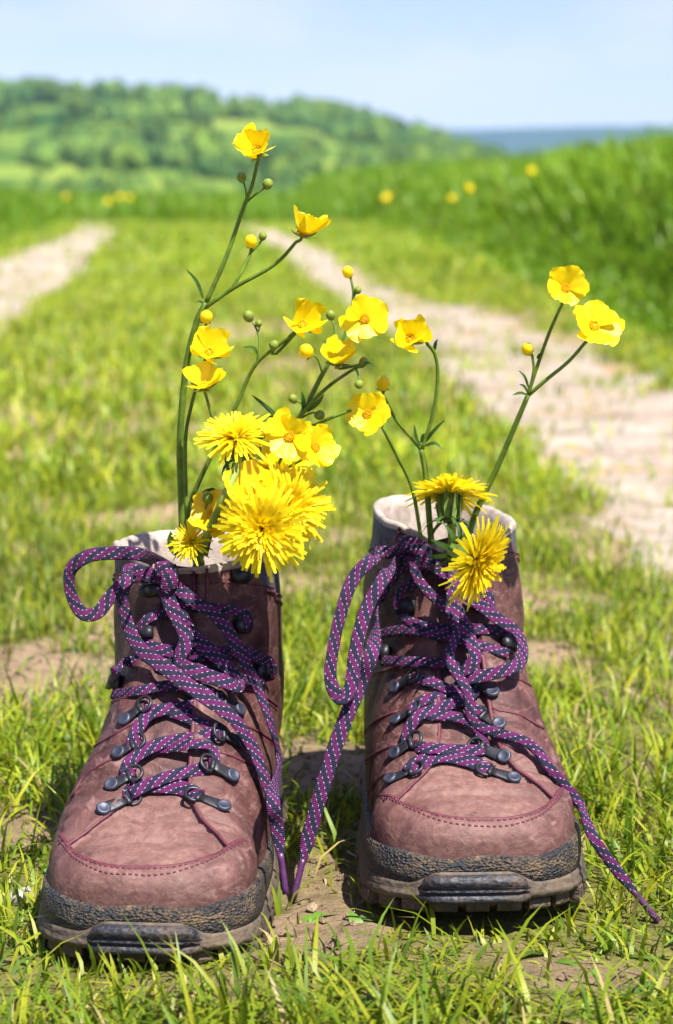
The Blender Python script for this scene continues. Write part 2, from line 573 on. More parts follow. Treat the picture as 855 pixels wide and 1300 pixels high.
def terrain(x, y):
    x = np.asarray(x, float); y = np.asarray(y, float)
    yy = np.clip(y, 0, 40)
    z = 0.016 * (fbm(x, y, 0.16, 3, 3) - 0.5) + 0.05 * (fbm(x, y, 1.3, 5, 2) - 0.5) * sstep(1.5, 4, y)
    for a, b in ((XL, XR), (LL, LR)):
        l, r = np.interp(yy, DK, a), np.interp(yy, DK, b)
        m = sstep(l - .10, l + .08, x) * (1 - sstep(r - .08, r + .10, x))
        z = z - 0.022 * m * (1 - sstep(20, 30, y))
    bk = np.interp(yy, DK, BK)
    z = z + (0.36 * sstep(bk, bk + .42, x) + 0.10 * sstep(bk + .3, bk + 3, x)) * sstep(1.2, 3.5, y)
    lv = LL[0] - 0.35 * (yy > -99) - (np.interp(yy, DK, -LL) - 1.2)
    z = z + 0.06 * sstep(lv, lv - .8, x) * sstep(6, 14, y)
    z = z + 0.05 * sstep(20, 26, y) * (1 - sstep(26, 60, y))
    z = z - 4.5 * sstep(30, 200, y)
    return z


def ground_at(px, py):
    v = at(px, py, 1.0) - CAMP
    p = CAMP + v * (-CAM_H / v.z)
    return p.x, p.y


PATCHES = [(*ground_at(px, py), rx, ry, s) for px, py, rx, ry, s in (
    (178, 662, .075, .085, .9), (395, 742, .05, .08, .75), (420, 688, .05, .07, .7), (2, 705, .03, .06, .8), (690, 765, .07, .08, .7), (790, 690, .09, .14, .75),
    (10, 1045, .035, .05, .8), (392, 1190, .045, .055, .95), (420, 1120, .035, .06, .7), (755, 1240, .045, .024, .75), (640, 1212, .035, .012, .4), (250, 1262, .03, .02, .6), (590, 640, .06, .15, .6), (740, 850, .04, .06, .6),
    (330, 425, .16, .5, .8), (400, 480, .14, .5, .55), (90, 560, .16, .3, .4), (840, 880, .05, .06, .6), (800, 960, .03, .04, .6), (450, 830, .03, .05, .5), (30, 870, .05, .05, .5))]


def bare(x, y):
    """1 where the earth is bare, 0 where the sward is closed"""
    x = np.asarray(x, float); y = np.asarray(y, float)
    yy = np.clip(y, 0, 40)
    b = sstep(0.63, 0.77, fbm(x, y, 0.17, 21, 4)) * (1 - 0.5 * sstep(2, 5, y))
    for a, c in ((XL, XR), (LL, LR)):
        l, r = np.interp(yy, DK, a), np.interp(yy, DK, c)
        jit = 0.16 * (fbm(x, y, 0.22, 33, 3) - 0.5)
        m = sstep(l - .05, l + .05, x + jit) * (1 - sstep(r - .05, r + .06, x + jit)) * (1 - sstep(18, 24, y))
        b = np.maximum(b, m * (1 - .40 * sstep(.64, .76, fbm(x, y, .14, 37, 3))))
    # trodden patches seen in the photograph: (x, y, rx, ry, strength)
    for px, py, rx, ry, s in PATCHES:
        e = ((x - px) / rx) ** 2 + ((y - py) / ry) ** 2 + 1.6 * (fbm(x, y, 0.05, 41, 3) - 0.5)
        b = np.maximum(b, s * (1 - sstep(0.55, 1.25, e)))
    return b


rows = np.concatenate([np.linspace(-6, 0.55, 22)[:-1], np.arange(0.55, 3.0, 0.0125), 3.0 * 1.03 ** np.arange(0, 262)])
rows = rows[rows < 6500]
sc = np.linspace(-1, 1, 221)
S, Dg = np.meshgrid(sc, rows)
HW = 3.0 + 1.3 * np.clip(Dg - 1, 0, None)
GX = HW * (0.22 * S + 0.78 * S ** 3)
GZ = terrain(GX, Dg)
gv = np.stack([GX.ravel(), Dg.ravel(), GZ.ravel()], 1)
nr, nc = GX.shape
idx = np.arange(nr * nc).reshape(nr, nc)
q = np.stack([idx[:-1, :-1], idx[:-1, 1:], idx[1:, 1:], idx[1:, :-1]], -1).reshape(-1, 4)
gt = np.vstack([q[:, [0, 1, 2]], q[:, [0, 2, 3]]])
bm_ = bare(gv[:, 0], gv[:, 1])[:, None]
tone = fbm(gv[:, 0], gv[:, 1], 0.6, 51, 3)[:, None]
soil = np.array([[0.29, 0.205, 0.130]]) * (0.75 + 0.5 * tone) * (1 + 0.55 * sstep(1.2, 2.2, gv[:, 1])[:, None])
thatch = np.array([[0.185, 0.175, 0.052]]) * (0.75 + 0.5 * tone)
far_green = np.array([[0.235, 0.275, 0.030]]) * (0.8 + 0.4 * tone)
fg = sstep(3, 9, gv[:, 1])[:, None]
bank_m = (sstep(0, .3, gv[:, 0] - np.interp(np.clip(gv[:, 1], 0, 40), DK, BK)) * sstep(1.5, 3, gv[:, 1]))[:, None]
far_green = far_green * (1 - bank_m) + np.array([[0.095, 0.190, 0.016]]) * bank_m
thatch = thatch * (1 - bank_m) + np.array([[0.095, 0.170, 0.018]]) * bank_m
bm_ = bm_ * (1 - bank_m)
gc = (1 - bm_) * (thatch * (1 - fg) + far_green * fg) + bm_ * soil
ground = link('ground', fast_mesh('ground', gv, gt, M['ground'], gc))
tag(ground, 'rough meadow ground with trodden bare earth under the grass', 'ground', kind='structure')


def make_track(name, a, b, y0, y1, label):
    ys = y0 * (y1 / y0) ** np.linspace(0, 1, 320)
    us = np.linspace(0, 1, 30)
    U, Y = np.meshgrid(us, ys)
    l, r = np.interp(Y, DK, a), np.interp(Y, DK, b)
    jl = 0.24 * (fbm(Y * 0 + 3, Y, 0.22, 61, 4) - 0.5); jr = 0.24 * (fbm(Y * 0 + 9, Y, 0.25, 67, 3) - 0.5)
    X = (l + jl) * (1 - U) + (r + jr) * U
    edge = np.minimum(U, 1 - U)
    Z = terrain(X, Y) + 0.004 + 0.022 * (fbm(X, Y, 0.09, 71, 4) - 0.5) * sstep(0, .15, edge) - 0.010 * (1 - sstep(0, .05, edge))
    v = np.stack([X.ravel(), Y.ravel(), Z.ravel()], 1)
    i = np.arange(v.shape[0]).reshape(X.shape)
    qq = np.stack([i[:-1, :-1], i[:-1, 1:], i[1:, 1:], i[1:, :-1]], -1).reshape(-1, 4)
    o = link(name, fast_mesh(name, v, np.vstack([qq[:, [0, 1, 2]], qq[:, [0, 2, 3]]]), M['track']))
    tag(o, label, 'track', kind='structure')


make_track('wheel_track', XL, XR, 0.9, 24, 'pale dry wheel track curving away to the right of the grass strip')
make_track('wheel_track', LL, LR, 0.9, 24, 'pale dry wheel track at the left edge of the grass strip')


def heightfield(name, xs, ys, fn, mat):
    X, Y = np.meshgrid(xs, ys)
    Z = fn(X, Y)
    v = np.stack([X.ravel(), Y.ravel(), Z.ravel()], 1)
    i = np.arange(v.shape[0]).reshape(X.shape)
    qq = np.stack([i[:-1, :-1], i[:-1, 1:], i[1:, 1:], i[1:, :-1]], -1).reshape(-1, 4)
    return link(name, fast_mesh(name, v, np.vstack([qq[:, [0, 1, 2]], qq[:, [0, 2, 3]]]), mat))


HX = np.array([-1400, -700, -300, -124, -95, -50, 0, 27, 50, 73, 110, 160, 400, 1400])
HZ = np.array([18, 31, 34.5, 33, 33.5, 30.5, 24.5, 18, 11, 5, -1, -4, -5, -5])


def hill_h(x, y):
    crest = np.interp(x * 800 / np.clip(y, 500, 1100), HX, HZ)
    up = sstep(190, 790, y) * 0.62 + 0.38 * np.clip((y - 190) / 600, 0, 1)
    z = -5 + (crest + 5) * up * (1 - sstep(830, 1500, y))
    return z + 2.4 * (fbm(x, y, 60, 81, 3) - 0.5) * sstep(200, 400, y) - 0.6 * (1 - sstep(185, 260, y))


o = heightfield('hill', np.linspace(-1300, 1300, 160), np.linspace(185, 1500, 110), hill_h, M['hill'])
tag(o, 'long green hillside of pasture and woodland across the valley', 'hill', kind='structure')


def far_h(x, y):
    crest = 82 + 22 * fbm(x, y * 0, 900, 91, 3) + 0.012 * x + 2.5 * vnoise(x, y, 22, 95)
    return -6 + (crest + 6) * sstep(2900, 3500, y) * (1 - sstep(3600, 4300, y))


o = heightfield('far_hill', np.linspace(-2600, 2600, 330), np.linspace(2850, 4300, 60), far_h, M['far_hill'])
tag(o, 'distant wooded ridge, blue with haze, behind the grassy bank', 'hill', kind='structure')


# ------------------------------------------------------------------ woodland on the hillside (one far mass)
def crown_proto(seed, nlat=6, nlon=8):
    r = np.random.default_rng(seed)
    th = np.linspace(0.05, math.pi - 0.2, nlat); ph = np.linspace(0, 2 * math.pi, nlon, endpoint=False)
    T, P = np.meshgrid(th, ph, indexing='ij')
    rad = 1 + 0.32 * (r.random(T.shape) - 0.5) * 2
    V = np.stack([rad * np.sin(T) * np.cos(P), rad * np.sin(T) * np.sin(P), rad * np.cos(T) * 1.1], -1).reshape(-1, 3)
    i = np.arange(nlat * nlon).reshape(nlat, nlon)
    j = np.roll(i, -1, axis=1)
    qq = np.stack([i[:-1], i[1:], j[1:], j[:-1]], -1).reshape(-1, 4)
    return V, np.vstack([qq[:, [0, 1, 2]], qq[:, [0, 2, 3]]])


protos = [crown_proto(s) for s in range(5)]
WV, WT, WC, off = [], [], [], 0
n_try = 26000
wx = RNG.uniform(-420, 330, n_try); wy = RNG.uniform(230, 860, n_try)
keep = (fbm(wx, wy * 0.30, 20, 101, 4) > 0.53) & (np.abs(wx) < 0.30 * wy + 90)
ridge = (wy > 765) & (wy < 840) & (vnoise(wx, wy * 0, 14, 107) > 0.45) & (np.abs(wx) < 0.30 * wy + 90)
lowbelt = (wy < 300) & (fbm(wx, wy, 14, 113, 3) > 0.62) & (np.abs(wx) < 0.30 * wy + 60)
sel = np.where(keep | ridge | lowbelt)[0][:8200]
for k in sel:
    V, T = protos[int(RNG.integers(5))]
    rr = RNG.uniform(0.8, 2.3) * (0.8 if wy[k] < 320 else 1.0)
    hgt = rr * RNG.uniform(0.9, 1.5)
    a = RNG.uniform(0, 6.28)
    ca, sa = math.cos(a), math.sin(a)
    z0 = float(hill_h(wx[k], wy[k]))
    P = np.stack([wx[k] + rr * (V[:, 0] * ca - V[:, 1] * sa), wy[k] + rr * (V[:, 0] * sa + V[:, 1] * ca), z0 + hgt * (V[:, 2] + 0.9)], 1)
    WV.append(P); WT.append(T + off); off += len(V)
    c = np.array([0.060, 0.120, 0.030]) * RNG.uniform(0.55, 1.5) + np.array([0.10, 0.13, 0.005]) * (RNG.random() ** 2)
    WC.append(np.tile(c, (len(V), 1)))
o = link('woodland', fast_mesh('woodland', np.vstack(WV), np.vstack(WT), M['crown'], np.vstack(WC), smooth=False))
tag(o, 'dark scattered woodland covering the far hillside', 'woodland', kind='stuff')


# ------------------------------------------------------------------ boots: the shape
def interp_keys(keys, n):
    K = np.array(keys, float)
    return catmull(K, n)


# section keys from the toe to the collar: front/top point F(y, z), bottom/back point B(y, z), half width, place of the widest point, top and bottom exponents
def boot_keys():
    ks = []
    tops = [(0.0, .0365), (.002, .0410), (.006, .0450), (.012, .0480), (.020, .0505), (.030, .0535), (.042, .0575), (.056, .0625)]
    for y, zt in tops:
        w = 0.0510 * (max(0.0, 1 - ((.060 - y) / .060) ** 3.2)) ** 0.42 if y > 0 else 0.014
        ks.append((y, zt, y, .006, w, .42, 3.0, 4.0))
    ks += [(.076, .0740, .085, .006, .0518, .40, 2.5, 4.0),
           (.094, .0900, .120, .006, .0505, .40, 2.3, 4.0),
           (.110, .1070, .175, .006, .0480, .42, 2.25, 3.5),
           (.121, .1220, .240, .008, .0455, .46, 2.2, 3.0),
           (.128, .1360, .280, .030, .0440, .50, 2.2, 2.6),
           (.133, .1480, .283, .075, .0435, .50, 2.25, 2.5),
           (.136, .1600, .276, .125, .0435, .50, 2.25, 2.5),
           (.138, .1680, .268, .168, .0440, .50, 2.25, 2.4)]
    return ks


NSEC, NTH = 230, 192
KE = interp_keys([k[:8] for k in boot_keys()], NSEC)


def throat_half(y):
    return np.interp(y, [0, .026, .032, .038, .044, .050, .056, .062, .072, .100, .120, .140], [.046, .0435, .0410, .0370, .0315, .0260, .0212, .0178, .0142, .0125, .0115, .0095])


def toe_seam_y(x):
    return 0.0085 + 0.040 * (np.abs(x) / 0.046) ** 2.8


def boot_surface(ms):
    """displaced upper grid (NSEC, NTH, 3); ms = +1 when the inner side of the foot is at +x"""
    th = np.linspace(0, 2 * math.pi, NTH, endpoint=False)
    G = np.zeros((NSEC, NTH, 3))
    for j in range(NSEC):
        fy, fz, by, bz, w, m, n1, n2 = KE[j]
        Fp, Bp = np.array([fy, fz]), np.array([by, bz])
        ax = Fp - Bp; ln = np.linalg.norm(ax)
        c, s = np.cos(th), np.sin(th)
        e = np.where(c > 0, n1, n2)
        hh = np.sign(c) * np.abs(c) ** (2 / e)
        ww = np.sign(s) * np.abs(s) ** (2 / e)
        along = np.where(hh > 0, m + hh * (1 - m), m + hh * m)
        P = Bp[None] + ax[None] * along[:, None]
        lat = np.where(np.sign(s) * ms > 0, 1.0, 1.0)
        G[j, :, 0] = w * ww * lat
        G[j, :, 1:] = P
    # the toe leans to the inner side, the outer side bulges over the little toe
    y = G[..., 1]
    G[..., 0] += ms * 0.002 * (1 - sstep(0, .075, y)) - ms * 0.0025 * np.exp(-((y - .075) / .03) ** 2)
    if ms < 0: G[..., 0] *= 1 - .09 * sstep(.10, .165, G[..., 2])
    G[..., 2] -= (.06 * (G[..., 0] + .02)) * sstep(NSEC * .78, NSEC - 1, np.arange(NSEC))[:, None]
    # normals by finite differences
    du = np.gradient(G, axis=0)
    dv = (np.roll(G, -1, 1) - np.roll(G, 1, 1)) / 2
    nn = np.cross(du, dv)
    nn /= np.linalg.norm(nn, axis=2)[..., None] + 1e-12
    cen = G.mean(axis=1, keepdims=True)
    flip = np.sign(np.sum(nn * (G - cen), axis=2))[..., None]
    flip[flip == 0] = 1
    nn *= flip
    x, y, z = G[..., 0], G[..., 1], G[..., 2]
    front = (np.cos(th)[None] > 0.2)
    # overlay leather round the toe, proud by a millimetre
    toe = (1 - sstep(-.0012, .0012, y - toe_seam_y(x))) * 0.0011
    # throat: the vamp between the flaps and the tongue lie lower
    tw = throat_half(y)
    inside = (1 - sstep(-.0014, .0010, np.abs(x) - tw)) * front * (y > toe_seam_y(x) - .001)
    lens = sstep(.020, .034, y)
    depth = np.where(y < .060, .0010 + .0020 * lens, .0034)
    d = toe - inside * depth
    # facing panel that carries the eyelets, and the shaft panel set under the quarter
    fp = (np.abs(x) > tw) * (1 - sstep(-.0008, .0008, np.abs(x) - (tw + .0175))) * sstep(.052, .058, y) * front
    d += 0.0010 * fp * (z < .1 + .02)
    d -= 0.0011 * sstep(-.001, .001, z - (.106 - .10 * (np.abs(x) / .045) ** 2 * .12)) * (np.abs(x) > tw)
    # padded collar band, pinched along its lower seam
    pad_j = sstep(NSEC * .86, NSEC * .90, np.arange(NSEC))[:, None]
    side_ = sstep(.80, .45, np.cos(th))[None]
    d += 0.0026 * pad_j * side_ * np.sin(np.clip((np.arange(NSEC)[:, None] - NSEC * .88) / (NSEC * .12), 0, 1) * math.pi) ** 0.6
    # flex creases where the foot bends
    for q_, (cy, tilt, dep) in enumerate(((.042, .10, .0016), (.053, -.08, .0014), (.066, -.12, .0016), (.078, .08, .0018), (.090, -.06, .0014))):
        wob = .004 * (fbm(x + q_, y * 0 + q_ * 7, .018, 301 + q_, 2) - .5)
        d -= dep * np.exp(-((y - cy - tilt * x - wob - .18 * np.clip(np.abs(x) - .02, 0, 1)) / .0014) ** 2) * sstep(.010, .022, np.abs(x)) * (z > .034)
    # crease folds across the vamp and the ankle
    d += front * (-0.0012 * np.exp(-((y - .034 - .03 * x) / .0018) ** 2) * sstep(.036, .02, np.abs(x)))
    d += -0.0012 * np.exp(-((y - .135 + .25 * (z - .10)) / .006) ** 2) * sstep(.03, .042, np.abs(x)) * sstep(.12, .09, z) * sstep(.06, .08, z)
    # soft irregular dents so the leather is not machine made
    d += 0.0024 * (fbm(x * 1.0 + 3 + 5 * ms, z + y * 0.8, .030, 121, 3) - 0.5) + 0.0030 * (fbm(x + 1 + 5 * ms, z * 1.4, .06, 125, 2) - .5) * sstep(.09, .12, z)
    G = G + nn * d[..., None]
    # rim dips in a V at the front
    dip = np.clip(1 - np.abs(x - ms * -.003) / .034, 0, 1) ** 1.25 * sstep(NSEC * 0.80, NSEC - 1, np.arange(NSEC))[:, None] * front
    G[..., 2] -= (0.0045 if ms > 0 else 0.012) * dip
    if ms > 0: G[..., 2] += 0.0035 * sstep(NSEC * .72, NSEC - 1, np.arange(NSEC))[:, None] * front
    G[..., 2] += 0.0045 * (fbm(th[None] * .03 + 0 * x, x * 0 + ms, .03, 311, 2) - .5) * sstep(NSEC * .9, NSEC - 1, np.arange(NSEC))[:, None]
    return G, nn, th


def ribbon(P, Nn, width, thick, taper_end=0.0, v0=0.0):
    """flat woven band through P with face normals Nn: verts, faces, uv (metres)"""
    n = len(P)
    T = np.gradient(P, axis=0); T /= np.linalg.norm(T, axis=1)[:, None] + 1e-12
    V, Fc, UV = [], [], []
    seg = 14
    L = np.r_[0, np.cumsum(np.linalg.norm(np.diff(P, axis=0), axis=1))]
    Sp = None
    for i in range(n):
        nrm = Nn[i] - T[i] * np.dot(Nn[i], T[i]); nrm /= np.linalg.norm(nrm) + 1e-9
        S_ = np.cross(T[i], nrm)
        if Sp is not None and np.dot(S_, Sp) < 0: S_ = -S_; nrm = -nrm
        Sp = S_
        w = width[i] if hasattr(width, '__len__') else width
        t = thick
        for k in range(seg):
            a = 2 * math.pi * k / seg
            c, s = math.cos(a), math.sin(a)
            X = math.copysign(abs(c) ** 0.75, c) * w / 2
            Y = math.copysign(abs(s) ** 0.8, s) * t / 2
            V.append(P[i] + S_ * X + nrm * Y)
            UV.append((X if s >= -1e-6 else w - X, L[i] + v0))
    for i in range(n - 1):
        for k in range(seg):
            a, b = i * seg + k, i * seg + (k + 1) % seg
            Fc.append((a, b, b + seg, a + seg))
    Fc.append(tuple(range(seg - 1, -1, -1)))
    Fc.append(tuple((n - 1) * seg + k for k in range(seg)))
    return V, Fc, UV


def smooth_arr(A, it=2):
    A = A.copy()
    for _ in range(it):
        A[1:-1] = 0.25 * A[:-2] + 0.5 * A[1:-1] + 0.25 * A[2:]
    return A


# plan outline of the sole
OY = np.array([0, .002, .006, .012, .022, .035, .055, .08, .11, .15, .19, .23, .262, .280, .289, .2925])
OW = np.array([.013, .0232, .0318, .0392, .0457, .0495, .0515, .0518, .0490, .0435, .0395, .0385, .0360, .028, .017, .006])


def outline(ms, n=180):
    pts = [(OW[i], OY[i]) for i in range(len(OY))]
    loop = np.array([(-w, y) for w, y in pts[::-1]] + pts)       # left heel -> toe -> right heel
    loop = np.vstack([loop, loop[:1]])
    c = catmull(loop, n + 1)[:-1]
    y = c[:, 1]
    c[:, 0] += ms * 0.002 * (1 - sstep(0, .075, y)) - ms * 0.0025 * np.exp(-((y - .075) / .03) ** 2)
    t = np.roll(c, -1, 0) - np.roll(c, 1, 0); t /= np.linalg.norm(t, axis=1)[:, None]
    nrm = np.stack([t[:, 1], -t[:, 0]], 1)
    cen = np.array([0, .14])
    if np.mean(np.sum(nrm * (c - cen), 1)) < 0: nrm = -nrm
    nrm = smooth_arr(nrm, 3); nrm /= np.linalg.norm(nrm, axis=1)[:, None]
    return c, nrm


def spring(y):
    return 0.0065 * np.clip(1 - y / .075, 0, 1) ** 2


class Boot:
    def __init__(self, loc, yaw, scale, ms, label):
        self.root = empty('hiking_boot', loc)
        self.root.rotation_euler = (0, 0, yaw)
        self.root.scale = (scale,) * 3
        tag(self.root, label, 'boot', 'pair of hiking boots used as vases')
        self.M = Matrix.Translation(Vector(loc)) @ Matrix.Rotation(yaw, 4, 'Z') @ Matrix.Scale(scale, 4)
        self.Mi = self.M.inverted()
        self.ms = ms
        self.build()

    def cast(self, px, py):
        o = self.Mi @ CAMP
        d = (self.Mi.to_3x3() @ ray_dir(px, py)).normalized()
        h, n, i, _ = self.bvh.ray_cast(o, d)
        if h is None: return None, None
        if n.dot(d) > 0: n = -n
        return np.array(h), np.array(n)

    def down(self, x, y):
        h, n, i, _ = self.bvh.ray_cast(Vector((x, y, .3)), Vector((0, 0, -1)))
        return (np.array(h), np.array(n)) if h is not None else (None, None)

    def build(self):
        ms, root = self.ms, self.root
        G, nn, th = boot_surface(ms)
        V = G.reshape(-1, 3)
        I = np.arange(NSEC * NTH).reshape(NSEC, NTH)
        faces, part = [], []
        cth = np.cos(th)
        self_j0 = int(np.argmax((KE[:, 1] + KE[:, 3]) / 2 > .141))
        for j in range(NSEC - 1):
            for k in range(NTH):
                k2 = (k + 1) % NTH
                f = (int(I[j, k]), int(I[j, k2]), int(I[j + 1, k2]), int(I[j + 1, k]))
                c = (G[j, k] + G[j, k2] + G[j + 1, k2] + G[j + 1, k]) / 4
                frac = j / (NSEC - 1)
                p = 'upper'
                if cth[k] > 0.2 and .062 < c[1] and abs(c[0]) < throat_half(c[1]) and frac > 0.45:
                    p = 'tongue'
                elif cth[k] < 0.80 - 0.35 * (NSEC - 1 - j) / (NSEC - 1 - self_j0) and j >= self_j0:
                    p = 'collar'
                faces.append(f); part.append(p)
        faces.append(tuple(int(i) for i in I[0][::-1])); part.append('upper')
        self.bvh = BVHTree.FromPolygons([Vector(v) for v in V], faces)
        for nm, key, mat in (('upper', 'upper', 'leather'), ('tongue', 'tongue', 'tongue'), ('collar_padding', 'collar', 'collar')):
            fs = [f for f, p in zip(faces, part) if p == key]
            ids = sorted({i for f in fs for i in f}); mp = {a: b for b, a in enumerate(ids)}
            mk(nm, [V[i] for i in ids], [tuple(mp[i] for i in f) for f in fs], M[mat], root)
        # collar lining: rolled cream rim and the inside of the shaft
        ring = G[-1]
        cen = ring.mean(axis=0)
        prof = [(-.0003, -.002), (-.0007, .0004), (-.0001, .0016), (.0010, .0020), (.0024, .0018), (.0040, .0006), (.0058, -.004), (.0078, -.018), (.009, -.045), (.012, -.075), (.018, -.100)]
        V2, F2 = [], []
        for off, dz in prof:
            for k in range(NTH):
                dirv = cen - ring[k]; dirv[2] = 0
                ln = np.linalg.norm(dirv); dirv /= ln
                wr = .0016 * (float(fbm(np.array(math.cos(th[k]) * .05 + 1), np.array(math.sin(th[k]) * .05 + dz * .6), .012, 321, 3)) - .5)
                V2.append(ring[k] + dirv * (off + wr * (1 if off > .001 else .3)) + np.array([0, 0, dz + wr]))
        for i in range(len(prof) - 1):
            for k in range(NTH):
                a, b = i * NTH + k, i * NTH + (k + 1) % NTH
                F2.append((a, b, b + NTH, a + NTH))
        mk('collar_lining', V2, F2, M['lining'], root)
        n0 = len(V2) - NTH
        mk('insole', [np.array(v) * [1, 1, 1] - [0, 0, .0] for v in V2[n0:]], [tuple(range(NTH))], M['dark_inside'], root)

        # top of the tongue standing behind the V of the collar
        Vt, Ft = [], []
        nu, nv = 17, 12
        for side in (0, 1):
            for b_ in range(nv):
                for a_ in range(nu):
                    u_ = -1 + 2 * a_ / (nu - 1); v_ = b_ / (nv - 1)
                    xx = u_ * .0235 * (1 - .12 * v_ ** 3) - ms * .003
                    zz = .118 + v_ * ((.050 if ms > 0 else .046) - .006 * u_ * u_)
                    yy = .1405 + .10 * (zz - .118) * .35 + 9.0 * xx * xx + (.0032 if side else 0) * (1 if 0 < b_ < nv - 1 else .5)
                    Vt.append((xx, yy, zz + (.0012 if b_ == nv - 1 and side == 0 else 0)))
        m0 = nu * nv
        for b_ in range(nv - 1):
            for a_ in range(nu - 1):
                i_ = b_ * nu + a_
                Ft += [(i_, i_ + 1, i_ + nu + 1, i_ + nu), (m0 + i_ + nu, m0 + i_ + nu + 1, m0 + i_ + 1, m0 + i_)]
        for a_ in range(nu - 1):
            i_ = (nv - 1) * nu + a_
            Ft.append((i_, i_ + 1, m0 + i_ + 1, m0 + i_))
        for b_ in range(nv - 1):
            i_ = b_ * nu
            Ft += [(i_ + nu, i_, m0 + i_, m0 + i_ + nu), (i_ + nu - 1, i_ + 2 * nu - 1, m0 + i_ + 2 * nu - 1, m0 + i_ + nu - 1)]
        mk('tongue_top', Vt, Ft, M['tongue'], root)

        # ---------------- rand, midsole, bumper, lugs
        c, nr_ = outline(ms)
        n = len(c)

        def band(name, prof_fn, mat, closed=True, sel=None, caps=False):
            ids = list(range(n)) if sel is None else sel
            Vb, Fb = [], []
            rows_ = [prof_fn(c[i, 0], c[i, 1]) for i in ids]
            m_ = len(rows_[0])
            for i, pr in zip(ids, rows_):
                for off, z in pr:
                    Vb.append((c[i, 0] + nr_[i, 0] * off, c[i, 1] + nr_[i, 1] * off, z))
            cnt = len(ids)
            for a in range(cnt if closed else cnt - 1):
                b = (a + 1) % cnt
                for k in range(m_ - 1):
                    Fb.append((a * m_ + k, b * m_ + k, b * m_ + k + 1, a * m_ + k + 1))
            if not closed:
                Fb.append(tuple(range(m_ - 1, -1, -1)))
                Fb.append(tuple((cnt - 1) * m_ + k for k in range(m_)))
            if caps:
                Fb.append(tuple(a * m_ for a in range(cnt)))
                Fb.append(tuple(a * m_ + m_ - 1 for a in range(cnt - 1, -1, -1)))
            return mk(name, Vb, Fb, M[mat], root)

        def rand_prof(x, y):
            top = .0305 - .0045 * sstep(.03, .10, y) + .0010 * math.sin(x * 140 + 1)
            arch = .0065 * (1 - sstep(.016, .030, abs(x - ms * .004))) * (1 - sstep(.02, .05, y))
            bot = .0130 + arch + spring(y) * 0.5
            return [(-.004, bot), (.0024, bot), (.0042, bot + .0012), (.0045, bot + (top - bot) * .45), (.0036, top - .003), (.0026, top - .0006), (.0014, top), (-.004, top + .0002)]
        rd = band('rand', rand_prof, 'rand')

        def mid_prof(x, y):
            lo = .0035 + spring(y)
            arch = .0065 * (1 - sstep(.016, .030, abs(x - ms * .004))) * (1 - sstep(.02, .05, y))
            hi = .0150 + arch + spring(y) * 0.5
            return [(-.02, lo), (.0030, lo), (.0062, lo + .0008), (.0066, lo + .004), (.0050, (lo + hi) / 2 + .001), (.0054, hi - .0022), (.0040, hi - .0004), (-.006, hi)]
        so = band('sole', mid_prof, 'wing', caps=True)
        so['label'] = 'mud-caked grey rubber sole'

        # toe bumper: a ribbed block wrapped round the toe
        front = [i for i in range(n) if c[i, 1] < .030 and abs(c[i, 0] - ms * .004) < .0285]

        def bump_prof(x, y):
            f = 1 - sstep(.019, .0285, abs(x - ms * .004))
            b = .004 + spring(y) * 0.9
            hi = .0165 + .0068 * f
            o_ = .0030 + .0062 * f
            zm = b + (hi - b) * .52
            return [(-.002, b), (o_ + .001, b), (o_ + .0016, b + .002), (o_ + .0004, b + .0035), (o_ - .0010, b + .0042), (o_ + .0010, b + .0056), (o_ + .0012, zm - .001), (o_ - .0012, zm),
                    (o_ + .0008, zm + .0013), (o_ + .0002, hi - .0022), (o_ - .0014, hi - .0004), (-.002, hi)]
        bp = band('toe_bumper', bump_prof, 'bumper', closed=False, sel=front)
        # side lugs, each a block of its own
        L = np.r_[0, np.cumsum(np.linalg.norm(np.diff(np.vstack([c, c[:1]]), axis=0), axis=1))]
        tot = L[-1]
        nl = 46
        for a in range(nl):
            s0, s1 = tot * (a + .12) / nl, tot * (a + .86) / nl
            ss = np.linspace(s0, s1, 4)
            cx = np.interp(ss, L, np.r_[c[:, 0], c[0, 0]]); cy = np.interp(ss, L, np.r_[c[:, 1], c[0, 1]])
            nx = np.interp(ss, L, np.r_[nr_[:, 0], nr_[0, 0]]); ny = np.interp(ss, L, np.r_[nr_[:, 1], nr_[0, 1]])
            Vl, Fl = [], []
            tall = .0020 + random.uniform(0, .0035)
            back = .0035 if cy.mean() < .02 else .0
            for i in range(4):
                sp_ = float(spring(cy[i]))
                for off, z in ((-.012, -.003 + sp_), (.0058 - back, -.003 + sp_), (.0074 - back, -.0015 + sp_), (.0072 - back, tall + sp_), (.0060 - back, tall + .0012 + sp_), (-.012, tall + sp_)):
                    Vl.append((cx[i] + nx[i] * off, cy[i] + ny[i] * off, z))
            for i in range(3):
                for k in range(6):
                    k2 = (k + 1) % 6
                    Fl.append((i * 6 + k, i * 6 + k2, (i + 1) * 6 + k2, (i + 1) * 6 + k))
            Fl += [(5, 4, 3, 2, 1, 0), tuple(18 + k for k in range(6))]
            mk('tread_lug', Vl, Fl, M['lug'], so, smooth=False)
        # ---------------- seams
        def surf_line(pts, lift=.0004):
            out = []
            for x, y in pts:
                h, nn_ = self.down(x, y)
                if h is not None: out.append(h + nn_ * lift)
            return np.array(out)

        def stitches(name, line, mat='thread', step=.0030, r=.00052):
            Vs, Fs = [], []
            Lk = np.sum(np.linalg.norm(np.diff(line, axis=0), axis=1))
            m_ = max(3, int(Lk / (step / 4)))
            C = catmull(line, m_)
            for a in range(0, m_ - 3, 4):
                v, f = tube(C[a:a + 3], r, 5, 3)
                o_ = len(Vs); Vs += v; Fs += [tuple(i + o_ for i in q_) for q_ in f]
            s = mk(name, Vs, Fs, M[mat], root)
            s['kind'] = 'stuff'
            return s
        self.surf_line, self.stitches = surf_line, stitches
